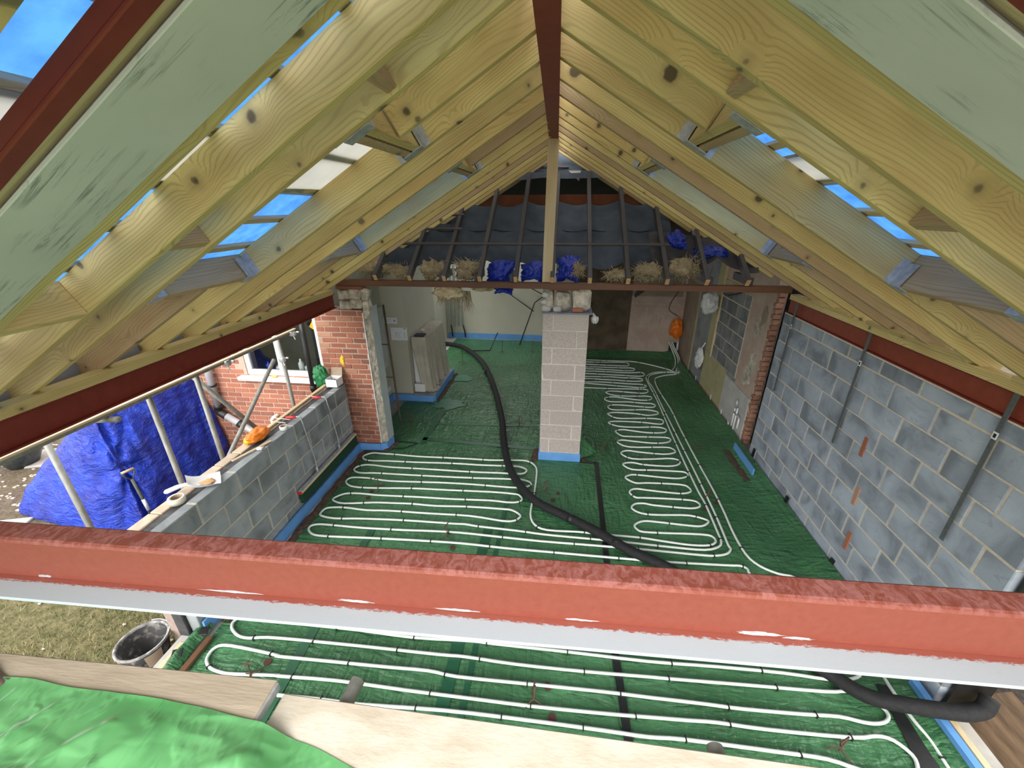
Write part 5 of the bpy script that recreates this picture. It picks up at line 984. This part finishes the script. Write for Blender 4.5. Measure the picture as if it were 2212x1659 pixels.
# near left threshold timbers and folded membrane
k_ = plank('threshold_timber', (-3.06, 1.0, -0.12), (0, 1, 0), (0, 0, 1), 1.0, 0.06, 0.12, W_CREAM); tag(k_, 'cream threshold timber beside the bucket', 'timber')
b = MB(); b.grid(lambda u, v: (-3.02 + 0.13 * u + 0.015 * noise.noise(Vector((v * 9, u, 2))), 1.0 + 1.15 * v, 0.02 + 0.06 * math.sin(u * math.pi) + 0.03 * abs(noise.noise(Vector((v * 6, u * 3, 4))))), 10, 40); k_ = b.build('folded_membrane', POLY, None, True); tag(k_, 'green membrane folded over the near left slab edge', 'membrane')
k_ = plank('earth_batten', (-2.84, 1.0, 0.012), (0, 1, 0), (0, 0, 1), 1.05, 0.05, 0.03, pmat('rusty_brown_timber', (0.16, 0.075, 0.03, 1), (0.10, 0.05, 0.022, 1), 8, 0.9)); tag(k_, 'rusty brown batten on the near left floor edge', 'timber')
k_ = MB().cbox(-3.20, 1.92, -0.27, 0.20, 0.25, 0.08, 0.01).build('concrete_lump', CONC); tag(k_, 'pale concrete pad between bucket and wall end', 'concrete')
# near right corner: formwork, trench
k_ = plank('formwork_board', (2.82, 1.0, -0.08), (0, 1, 0), (0, 0, 1), 1.15, 0.045, 0.17, W_CREAM); tag(k_, 'cream formwork board beside the near right edging', 'timber')
k_ = plank('brown_formwork', (2.94, 0.9, -0.14), (0, 1, 0), (0, 0, 1), 1.3, 0.14, 0.12, W_BROWN); tag(k_, 'broad brown timber next to the cream formwork', 'timber')
q = MB(); q.hexa([(3.03, 0.9, -0.09), (3.38, 0.9, 0.06), (3.40, 2.30, 0.08), (3.03, 2.30, -0.07), (3.02, 0.9, -0.065), (3.37, 0.9, 0.085), (3.39, 2.30, 0.105), (3.02, 2.30, -0.045)])
k_ = q.build('sloping_board', pmat('stained_dark_board', (0.07, 0.042, 0.022, 1), (0.15, 0.095, 0.052, 1), 7, 0.9, 0.3, 30, 0.005, 0.0, stretch=(3, 0.6, 3))); tag(k_, 'stained brown board lining the near right trench', 'timber')
k_ = plank('marked_timber', (2.93, 2.135, 0.02), (0.75, 0.2, 0.5), (0, -1, 0), 0.19, 0.06, 0.03, W_TREAT); tag(k_, 'short yellow timber offcut by the hose end', 'timber')
k_ = MB().cbox(2.99, 2.185, 1.0, 0.25, 0.022, 2.2, 0.004).build('damp_strip', TAPE_B); tag(k_, 'black damp proof strip down the near right wall end', 'damp course')
k_ = MB().cbox(-3.095, 2.066, 0.40, 0.095, 0.022, 1.38, 0.004).build('damp_strip', pmat('dark_grey_damp_strip', (0.03, 0.03, 0.033, 1), (0.06, 0.06, 0.065, 1), 12, 0.8)); tag(k_, 'dark damp strip down the near left wall end', 'damp course')
b = MB(); b.grid(lambda u, v: (3.3 + 1.6 * u, 0.6 + 2.4 * v, -0.20 + 0.25 * u + 0.06 * noise.noise(Vector((u * 6, v * 8, 1)))), 24, 30); k_ = b.build('earth_bank', pmat('dark_shadow_earth', (0.015, 0.011, 0.009, 1), (0.05, 0.036, 0.028, 1), 20, 0.95, 1.0, 40, 0.02), None, True); tag(k_, 'dark earth bank outside the near right corner', 'earth', kind='stuff')  # very dark brown earth with the trench shadow put into its colour

# ------------------------------------------------------------------ things on the low left wall
def top(x): return 1.12
dbar = thing('tamping_bar', (-2.92, 4.25, 0.22), 'long tamping bar with red handles hooked on the low wall', 'tool')
plank('bar', (-2.905, 3.56, 0.335), (0, 1, -0.0), (0, 0, 1), 1.36, 0.055, 0.03, W_CREAM, dbar)
MB().cbox(-2.905, 4.24, 0.365 + 0.004, 0.05, 1.34, 0.008, 0.002).build('metal_strip', GALV, dbar)
MB().cbox(-2.905, 4.24, 0.265, 0.05, 1.35, 0.14, 0.006).build('bristles', GREEN_BR, dbar)
MB().cbox(-2.905, 3.555, 0.350, 0.057, 0.014, 0.032, 0.002).build('end_cap', RED_H, dbar)
for y in (3.93, 4.47):
    MB().tube(crom([(-2.908, y + 0.02, 0.37), (-2.90, y + 0.01, 0.55), (-2.915, y - 0.03, 1.0), (-2.925, y - 0.04, 1.15), (-2.955, y - 0.045, 1.168), (-3.0, y - 0.05, 1.165)], 5), 0.008, 8).build('rod', GALV, dbar, True); rod_ = dbar.children[-1]
    MB().tube([(-2.975, y - 0.047, 1.165), (-3.09, y - 0.06, 1.158)], 0.016, 8).build('handle', RED_H, rod_, True)
    MB().tube([(-2.904, y + 0.015, 0.37), (-2.904, y + 0.012, 0.44)], 0.014, 8).build('rod_socket', GALV, rod_, True)
bg = thing('orange_bag', (-3.13, 3.48, 1.11), 'shiny orange plastic bag lying on the low wall', 'plastic bag')
q = MB(); blob_mesh(q, (-3.14, 3.46, 1.17), (0.085, 0.14, 0.062), 5, 0.28, 1.7, 4); q.build('body', BAG_O, bg, True)
q = MB(); blob_mesh(q, (-3.17, 3.36, 1.15), (0.05, 0.05, 0.04), 8, 0.3, 2, 3); q.build('yellow_contents', pmat('yellow_packet', (0.75, 0.40, 0.01, 1), (0.8, 0.5, 0.03, 1), 8, 0.4), bg, True)
dpn = thing('dustpan', (-3.05, 2.66, 1.12), 'white plastic dustpan holding sawdust on the low wall', 'dustpan')
DM = frame((0.75, 0.66, 0), (0, 0, 1))
def dv(a, c, z): p = DM @ Vector((a, c, z)); return (-3.08 + p.x, 2.66 + p.y, 1.122 + p.z)
q = MB(); q.grid(lambda u, v: dv(-0.11 + 0.24 * u, (v - 0.5) * (0.13 + 0.09 * u), 0.010 + 0.055 * (abs(v - 0.5) * 2) ** 4 * (1 - 0.6 * u) + 0.05 * (1 - u) ** 5), 16, 16); q.grid(lambda u, v: dv(-0.11 + 0.24 * u, (v - 0.5) * (0.13 + 0.09 * u), 0.004 + 0.055 * (abs(v - 0.5) * 2) ** 4 * (1 - 0.6 * u) + 0.05 * (1 - u) ** 5), 16, 16); q.build('pan', WHITE, dpn, True)
q = MB(); q.tube(crom([dv(-0.10, 0, 0.05), dv(-0.16, 0, 0.055), dv(-0.22, 0.0, 0.045), dv(-0.27, 0, 0.035)], 5), [0.018] * 6 + [0.02] * 8 + [0.014, 0.008], 10); q.build('handle', WHITE, dpn, True)
q = MB(); blob_mesh(q, dv(0.03, 0, 0.018), (0.055, 0.05, 0.012), 4, 0.4, 2, 3); q.build('sawdust', W_CUT, dpn, True)
def roll(c, r, h, r2, mat, label):
    t_ = thing('tape_roll', c, label, 'tape roll', 'tape rolls on the low wall'); MB().lathe(c, [(r2, 0), (r, 0), (r, h), (r2, h), (r2, 0)], 28).build('tape', mat, t_, True); MB().lathe(c, [(r2 - 0.004, 0.001), (r2, 0.001), (r2, h + 0.001), (r2 - 0.004, h + 0.001), (r2 - 0.004, 0.001)], 28).build('core', CARD_B, t_, True)
roll((-3.13, 2.44, 1.11), 0.062, 0.05, 0.042, CREAM_P, 'large cream masking tape roll nearest on the low wall'); roll((-2.99, 3.67, 1.121), 0.042, 0.045, 0.032, BAG_W, 'small clear tape roll beside the orange bag')
k_ = MB().cbox(0, 0, 0, 0.03, 0.42, 0.012, 0.005).build('wooden_stirrer', W_CREAM); k_.location = (-3.03, 3.22, 1.125); k_.rotation_euler = (0, 0, -0.32); tag(k_, 'flat wooden stick lying slantwise on the low wall', 'stick')
q = MB(); blob_mesh(q, (-2.98, 3.26, 1.132), (0.035, 0.028, 0.012), 3, 0.4, 2, 3); k_ = q.build('paper_crumb', BAG_W, None, True); tag(k_, 'crumpled white scrap beside the wooden stick', 'scrap')
k_ = plank('loose_batten', (-3.19, 3.55, 1.112), (0.0, 1, 0), (0, 0, 1), 1.35, 0.045, 0.022, W_CREAM); tag(k_, 'pale batten lying along the outer edge of the low wall', 'batten')
for i, (y, lb) in enumerate(((3.80, 'nearest thin wire wall tie on the low wall'), (3.88, 'second thin wire wall tie on the low wall'), (4.50, 'farthest thin wire wall tie on the low wall'))):
    k_ = MB().tube([(-3.24, y, 1.14), (-3.06, y + 0.005, 1.125)], 0.005, 6).build('wall_tie', GALV); tag(k_, lb, 'wall tie', 'wire wall ties')
cb = thing('card_box', (-3.05, 4.90, 1.12), 'open white cardboard box at the end of the low wall', 'box')
q = MB(); q.box(-3.14, -2.975, 4.82, 4.98, 1.12, 1.125).box(-3.14, -3.136, 4.82, 4.98, 1.12, 1.235).box(-2.979, -2.975, 4.82, 4.98, 1.12, 1.235).box(-3.14, -2.975, 4.82, 4.824, 1.12, 1.235).box(-3.14, -2.975, 4.976, 4.98, 1.12, 1.235); q.build('tray', CARD_W, cb)
q = MB(); q.hexa([(-3.14, 4.98, 1.235), (-2.975, 4.98, 1.235), (-2.975, 4.985, 1.235), (-3.14, 4.985, 1.235), (-3.15, 5.04, 1.33), (-3.0, 5.05, 1.33), (-3.0, 5.055, 1.33), (-3.15, 5.045, 1.33)]); q.build('lid_flap', CARD_B, cb)
q = MB(); blob_mesh(q, (-3.05, 4.90, 1.17), (0.06, 0.06, 0.04), 2, 0.4, 2, 2); q.build('contents', BLACK, cb, True)
k_ = MB(); blob_mesh(k_, (-3.26, 4.93, 1.22), (0.10, 0.07, 0.17), 7, 0.5, 2.0, 4, True); k_ = k_.build('green_bag', pmat('green_plastic_bag', (0.01, 0.16, 0.05, 1), (0.03, 0.26, 0.09, 1), 8, 0.35, 0.7, 14, 0.02), None, True); tag(k_, 'crumpled green plastic bag behind the white box', 'plastic bag')

# vertical restraint straps on the right wall
for i, (y, lb) in enumerate(((5.26, 'farthest steel restraint strap on the right block wall'), (3.97, 'middle steel restraint strap on the right block wall'), (2.64, 'nearest steel restraint strap on the right block wall'))):
    t_ = thing('restraint_strap', (2.79, y, 1.16), lb, 'steel strap', 'restraint straps')
    k_ = MB().cbox(0, 0, 0.61, 0.006, 0.034, 1.22, 0.001).build('strap', GALV_DARK, None); k_.parent = t_; k_.location = (0.0, 0.0, 0.0)
    MB().cbox(2.80, y, 2.383, 0.05, 0.034, 0.006, 0.001).build('bent_end', GALV, t_)
    MB().cbox(2.785, y, 2.02, 0.003, 0.034, 0.05, 0.0005).build('label_sticker', CARD_W, t_)
    MB().cbox(2.7832, y, 2.02, 0.0015, 0.018, 0.028, 0.0003).build('label_print', BLACK, t_)

# ------------------------------------------------------------------ the old rooms
ds = thing('dust_sheet', (-2.56, 7.55, 0.12), 'beige dust sheet draped over the fireplace', 'dust sheet')
b = MB()
def drape(u, v):
    # outline round the draped box: front face, then right side face, z from top to floor
    P_ = [(-2.70, 6.98), (-2.43, 6.98), (-2.42, 7.2), (-2.41, 7.6), (-2.40, 8.0), (-2.42, 8.15)]
    t = u * (len(P_) - 1); i = min(int(t), len(P_) - 2); f = t - i
    x = P_[i][0] * (1 - f) + P_[i + 1][0] * f; y = P_[i][1] * (1 - f) + P_[i + 1][1] * f; z = 1.2 - 1.07 * v
    a = 0.035 * v * (math.sin(u * 43) + 0.6 * math.sin(u * 71 + 1)); out = 0.035 * v * v
    nx, ny = (0, -1) if u < 0.15 else (1, -0.15)
    if u < 0.2 and v > 0.2: x += 0.20 * (v - 0.2) * (1 - u / 0.2)
    return (x + nx * (a + out), y + ny * (a + out), z + 0.015 * math.sin(u * 30) * v)
b.grid(drape, 120, 24); b.build('drop', SHEET, ds, True)
b = MB(); b.grid(lambda u, v: (-2.71 + 0.29 * u, 6.98 + 1.18 * v, 1.2 + 0.015 * noise.noise(Vector((u * 4, v * 8, 0)))), 10, 30); b.build('top', SHEET, ds, True)
q = MB(); blob_mesh(q, (-2.40, 7.1, 0.145), (0.12, 0.16, 0.03), 4, 0.5, 3, 4, True); q.build('crumpled_hem', SHEET, ds, True)
k_ = MB().cbox(-2.63, 7.45, 0.62, 0.16, 0.9, 1.0, 0.01).build('fire_surround', WHITE); tag(k_, 'white fire surround partly hidden by the dust sheet', 'fireplace')
k_ = MB().cbox(-2.60, 6.92, 0.22, 0.20, 0.04, 0.16, 0.006).build('white_tile', WHITE); tag(k_, 'white tile standing on the hearth before the dust sheet', 'tile')
k_ = MB().cbox(-2.55, 7.05, 1.225, 0.20, 0.16, 0.02, 0.008).build('dark_glove', pmat('dark_blue_cloth', (0.03, 0.035, 0.06, 1), (0.06, 0.065, 0.1, 1), 20, 0.95)); tag(k_, 'dark folded cloth on top of the dust sheet', 'cloth')
k_ = MB(); blob_mesh(k_, (-2.58, 7.3, 1.24), (0.04, 0.04, 0.03), 2, 0.3, 2, 2); k_ = k_.build('small_pot', CREAM_P, None, True); tag(k_, 'small cream pot on the dust sheet top', 'pot')
for i, (x0, z0_, w_, h_, lb) in enumerate(((-3.0, 1.53, 0.26, 0.11, 'small white label on the chimney breast'), (-2.86, 1.29, 0.30, 0.23, 'white plan sheet taped to the chimney breast'))):
    t_ = thing('plan_sheet', (x0, 6.845, z0_), lb, 'paper', 'papers on the chimney breast')
    MB().box(x0 - w_ / 2, x0 + w_ / 2, 6.842, 6.846, z0_ - h_ / 2, z0_ + h_ / 2).build('paper', CARD_W, t_)
    q = MB()
    if i == 1:
        for (a, c, d, e) in ((-0.06, -0.06, 0.005, 0.09), (-0.05, 0.03, 0.03, 0.004), (-0.05, 0.0, 0.04, 0.004), (-0.03, -0.03, 0.05, 0.004), (-0.03, -0.06, 0.06, 0.004), (0.0, 0.02, 0.03, 0.006), (0.10, -0.07, 0.004, 0.1), (0.085, 0.0, 0.03, 0.003), (0.085, -0.04, 0.03, 0.003), (0.09, 0.09, 0.04, 0.014)): q.box(x0 + a, x0 + a + d, 6.8405, 6.843, z0_ + c, z0_ + c + e)
    else:
        for (a, c, d, e) in ((0.07, -0.012, 0.025, 0.03), (-0.08, 0.02, 0.1, 0.004), (-0.06, -0.01, 0.06, 0.004)): q.box(x0 + a, x0 + a + d, 6.8405, 6.843, z0_ + c, z0_ + c + e)
    q.build('print', pmat('grey_print', (0.12, 0.12, 0.16, 1), (0.2, 0.2, 0.25, 1), 5, 0.8), t_)
t_ = thing('tamping_pole', (-2.65, 5.95, 0.01), 'brown tamping pole with black grips leaning by the chimney', 'tool')
PA, PB = Vector((-2.99, 6.62, 1.86)), Vector((-2.64, 5.95, 0.02))
MB().tube([PA, PB], 0.018, 8).build('pole', pmat('brown_metal_pole', (0.12, 0.085, 0.05, 1), (0.17, 0.12, 0.08, 1), 10, 0.6), t_, True)
for f, lx in ((0.34, -0.24), (0.62, -0.22)):
    p = PA.lerp(PB, f); MB().tube([p, p + Vector((lx * 0.6, -0.05, 0.02)), p + Vector((lx, -0.08, 0.03))], 0.010, 8).build('arm', MATS['brown_metal_pole'], t_, True); MB().tube([p + Vector((lx * 0.75, -0.06, 0.02)), p + Vector((lx * 1.15, -0.09, 0.035))], 0.018, 8).build('grip', BLACK, t_, True)
t_ = thing('tamping_tool', (-0.9, 10.7, 0.0), 'dark metal tamping frame leaning on the far wall', 'tool')
DKM = pmat('dark_metal', (0.02, 0.02, 0.02, 1), (0.04, 0.04, 0.04, 1), 10, 0.5)
MB().tube([(-1.05, 10.35, 0.02), (-0.70, 10.8, 1.05), (-0.30, 10.86, 1.35)], 0.016, 8).build('pole', DKM, t_, True)
MB().tube([(-0.72, 10.8, 0.82), (-1.52, 10.85, 1.36)], 0.013, 8).build('arm', DKM, t_, True); MB().tube([(-0.42, 10.84, 1.22), (-1.2, 10.85, 1.62)], 0.013, 8).build('arm', DKM, t_, True)
MB().tube([(-1.46, 10.85, 1.32), (-1.60, 10.85, 1.41)], 0.022, 8).build('grip', BLACK, t_, True)
t_ = thing('hose_stand', (-2.2, 9.4, 0.0), 'thin dark wire stand on the far floor beside the hose', 'wire stand')
MB().tube([(-2.3, 9.75, 0.02), (-1.75, 9.8, 0.03), (-1.62, 10.3, 0.35)], 0.014, 8).build('rod', DKM, t_, True)
t_ = thing('heating_pipes', (-2.95, 10.85, 0.3), 'four pale vertical pipes on the far wall', 'pipe')
for k in range(4):
    MB().tube([(-3.02 + 0.11 * k, 10.85, 0.35), (-3.02 + 0.11 * k, 10.85, 2.4)], 0.022, 8).build('tube', BOARD_BLUE, t_, True)
for k in (0, 3):
    MB().tube([(-3.0 + 0.11 * k, 10.84, 0.38), (-2.98 + 0.12 * k, 10.82, 0.2), (-2.97 + 0.12 * k, 10.82, 0.05)], 0.018, 8).build('bracket', BLACK, t_, True)
k_ = MB().cbox(-3.105, 6.66, 1.25, 0.03, 0.26, 1.1, 0.01).build('wrapped_radiator', pmat('clear_film', (0.55, 0.58, 0.60, 1), (0.70, 0.72, 0.73, 1), 10, 0.4, 0.7, 14, 0.02)); tag(k_, 'film wrapped white panel on the old room side wall', 'panel')
for i, (y, z, h, lb) in enumerate(((6.70, 0.26, 0.09, 'white double socket low on the old side wall'), (6.50, 0.22, 0.16, 'white taped socket low on the old side wall'))):
    k_ = MB().cbox(-3.12, y, z, 0.02, 0.14, h, 0.004).build('wall_socket', WHITE); tag(k_, lb, 'socket', 'wall sockets')
# right room hangings
def hang_bag(c, size, seed, mat, label, top_, rid=False):
    t_ = thing('hanging_bag', c, label, 'plastic bag', 'bags hanging in the right room'); q = MB(); blob_mesh(q, c, size, seed, 0.3, 1.6, 4); q.build('body', mat, t_, True)
    MB().tube([(c[0], c[1], c[2] + size[2] * 0.8), top_], 0.012, 6).build('twist', mat, t_, True); return t_
hang_bag((2.68, 7.85, 1.76), (0.14, 0.16, 0.20), 3, BAG_W, 'large white plastic bag hanging high by the blocked opening', (2.70, 7.85, 2.05))
hang_bag((2.79, 8.22, 0.56), (0.06, 0.15, 0.20), 6, BAG_W, 'white plastic bag hanging low on the dark infill', (2.82, 8.10, 0.92))
hang_bag((2.70, 9.78, 0.72), (0.14, 0.09, 0.22), 9, BAG_O, 'orange plastic bag hanging in the far right corner', (2.74, 9.80, 1.02))
hang_bag((0.43, 5.24, 2.05), (0.045, 0.04, 0.05), 2, BAG_W, 'small white plastic bag hanging beside the pillar top', (0.40, 5.25, 2.13))
k_ = MB().tube(crom([(2.76, 9.86, 1.75), (2.55, 9.88, 1.4), (2.50, 9.88, 1.15), (2.70, 9.84, 1.02)], 5), 0.008, 6).build('cable', BLACK, None, True); tag(k_, 'thin dark cable looping above the orange bag', 'cable')
k_ = MB().tube(crom([(2.84, 7.75, 1.95), (2.80, 7.4, 1.98), (2.84, 7.0, 2.1)], 5), 0.012, 6).build('cable', BLACK, None, True); tag(k_, 'dark cable across the top of the block infill', 'cable')
q = MB(); q.add([(1.76, 9.93, 1.62), (1.98, 9.93, 1.62), (1.70, 9.93, 1.40), (1.68, 9.93, 1.48), (1.76, 9.92, 1.62), (1.98, 9.92, 1.62), (1.70, 9.92, 1.40), (1.68, 9.92, 1.48)], [(0, 1, 2, 3), (7, 6, 5, 4), (0, 4, 5, 1), (1, 5, 6, 2), (2, 6, 7, 3), (3, 7, 4, 0)]); k_ = q.build('wall_rag', BLACK); tag(k_, 'black torn rag on the pinkish far wall', 'rag')
k_ = MB().lathe((0.72, 9.915, 1.24), [(0.001, 0.0), (0.06, 0.0), (0.06, 0.01), (0.001, 0.01)], 18, Matrix.Rotation(math.pi / 2, 3, 'X')).build('vent_hole', BLACK); tag(k_, 'round black vent hole in the brown board', 'vent')
# chalky scratch lines on the far right wall
q = MB()
for z in (0.15, 0.72, 1.15, 1.26, 1.38):
    for k in range(24):
        x = 1.66 + 1.05 * k / 24
        if RND.random() < 0.75: q.cbox(x + 0.02, 9.948, z + RND.uniform(-0.012, 0.012), RND.uniform(0.02, 0.05), 0.006, 0.012, 0.001)
for k in range(26):
    x = RND.uniform(1.68, 2.72); z0_ = RND.choice((0.1, 0.2, 0.75, 0.85)); h_ = RND.uniform(0.08, 0.4)
    for j in range(int(h_ / 0.05)): q.cbox(x + RND.uniform(-0.008, 0.008), 9.948, z0_ + j * 0.055, 0.012, 0.006, RND.uniform(0.02, 0.05), 0.001)
tag(q.build('scratch_marks', PLASTER_PALE, bpy.data.objects['wall_far_right']), kind='stuff')
MB().box(1.63, 2.78, 9.945, 9.95, 1.44, 2.45).build('smooth_plaster', PLASTER_BROWN, bpy.data.objects['wall_far_right'])
# outlet pipes by the pale panel
t_ = thing('tap_pipes', (2.82, 6.2, 0.1), 'white plumbing stubs low on the pale plaster panel', 'pipe')
for (y, z, h) in ((6.22, 0.12, 0.30), (6.14, 0.10, 0.36), (6.02, 0.18, 0.16)):
    MB().tube([(2.80, y, z), (2.81, y + 0.02, z + h)], 0.014, 8).build('stub', WHITE, t_, True)
MB().tube([(2.80, 6.24, 0.36), (2.80, 6.0, 0.36)], 0.014, 8).build('stub', GALV, t_, True); MB().tube([(2.82, 6.24, 0.44), (2.82, 6.25, 0.56)], 0.022, 8).build('stub', GALV, t_, True)

# ------------------------------------------------------------------ scaffold platform in the foreground
PL_ = thing('scaffold_board', (-1.8, 0.4, 1.9), 'brown tinted scaffold board at the lower left', 'scaffold board', 'foreground boards')
q = MB(); q.cbox(0, 0, 0, 2.3, 0.235, 0.036, 0.004)
o_ = plank('board', (-2.03, 0.625, 1.918), (1, 0.028, 0), (0, 0, 1), 0, 0, 0, pmat('brown_scaffold_board', (0.38, 0.31, 0.23, 1), (0.50, 0.42, 0.33, 1), 4, 0.85, 0.4, 30, 0.004, 0.0, stretch=(0.6, 4, 4)), PL_, verts=(q.v, q.f))
MB().cbox(-0.882, 0.655, 1.918, 0.012, 0.225, 0.03, 0.002).build('end_band', GALV, PL_)
PR_ = thing('scaffold_board', (0.6, 0.4, 1.9), 'pale worn scaffold board along the bottom edge', 'scaffold board', 'foreground boards')
q = MB(); q.cbox(0, 0, 0, 3.9, 0.235, 0.038, 0.004); plank('board', (1.09, 0.635, 1.88), (1, -0.002, 0), (0, 0, 1), 0, 0, 0, PLY, PR_, verts=(q.v, q.f))
k_ = plank('scaffold_board', (-2.9, 0.38, 1.862), (1, 0, 0), (0, 0, 1), 6.0, 0.235, 0.036, PLY); tag(k_, 'inner scaffold board lying under the green sheet', 'scaffold board', 'foreground boards')
k_ = plank('scaffold_board', (-2.9, 0.13, 1.862), (1, 0, 0), (0, 0, 1), 6.0, 0.235, 0.036, PLY); tag(k_, 'innermost scaffold board below the camera', 'scaffold board', 'foreground boards')
for i, (x0, y0, x1, y1, lb) in enumerate(((-0.70, 0.30, -0.66, 0.855, 'scaffold tube end poking out beside the board joint'), (0.52, 0.30, 0.53, 0.80, 'scaffold tube end poking out at bottom right'), (-1.10, 0.3, -1.09, 0.785, 'scaffold tube tip beyond the brown board, middle'), (-1.85, 0.3, -1.80, 0.79, 'scaffold tube tip beyond the brown board, far left'))):
    t_ = thing('scaffold_tube', (x0, y0, 1.84), lb, 'scaffold tube', 'platform tubes'); MB().tube([(x0, y0, 1.836), (x1, y1, 1.838)], 0.0245, 18, cap=False).build('tube', SCAFF, t_, True); MB().tube([(x0, y0, 1.836), (x1, y1 - 0.01, 1.838)], 0.021, 18).build('bore', CONC, t_, True)
b = MB(); b.grid(lambda u, v: (-2.1 + 0.33 * u, 0.60 + 0.17 * v * (1 - 0.6 * u), 1.945 + 0.015 * noise.noise(Vector((u * 4, v * 4, 2)))), 14, 10); k_ = b.build('brown_cloth', pmat('brown_cloth', (0.16, 0.11, 0.09, 1), (0.22, 0.16, 0.13, 1), 20, 0.95), None, True); tag(k_, 'brown cloth corner on the lower left board', 'cloth')
b = MB()
def gsheet(u, v):
    x = -2.4 + 3.5 * u
    yf = 0.672 if x < -1.2 else 0.672 - 0.02 * (x + 1.2) / 0.35 if x < -0.85 else 0.652 - 0.205 * ((x + 0.85) / 1.1) ** 1.05
    y = yf - 0.95 * (1 - v)
    e = sm((yf - y) / 0.16)
    rg = lambda n_, w_: max(0.0, 1 - abs(n_) / w_) ** 2
    f = 0.020 * rg(noise.noise(Vector((x * 1.5 + y * 3.0, y * 1.2 - x * 0.9, 1))), 0.28) + 0.016 * rg(noise.noise(Vector((x * 3.2 - y * 2.0, y * 2.6 + x * 1.4, 5))), 0.22) + 0.018 * noise.noise(Vector((x * 1.6, y * 2.6, 4))) + 0.007 * rg(noise.noise(Vector((x * 8 + y * 6, y * 3 - x * 5, 8))), 0.2)
    return (x, y + 0.012 * noise.noise(Vector((x * 5, 0, 0))), 1.902 + 0.041 * (1 - sm((x + 0.872) / 0.14)) + 0.003 * e + e * max(0.0, f + 0.008))
b.grid(gsheet, 320, 110); k_ = b.build('polythene_sheet', POLY_F, None, True); tag(k_, 'bright green polythene sheet bunched over the foreground boards', 'polythene sheet')
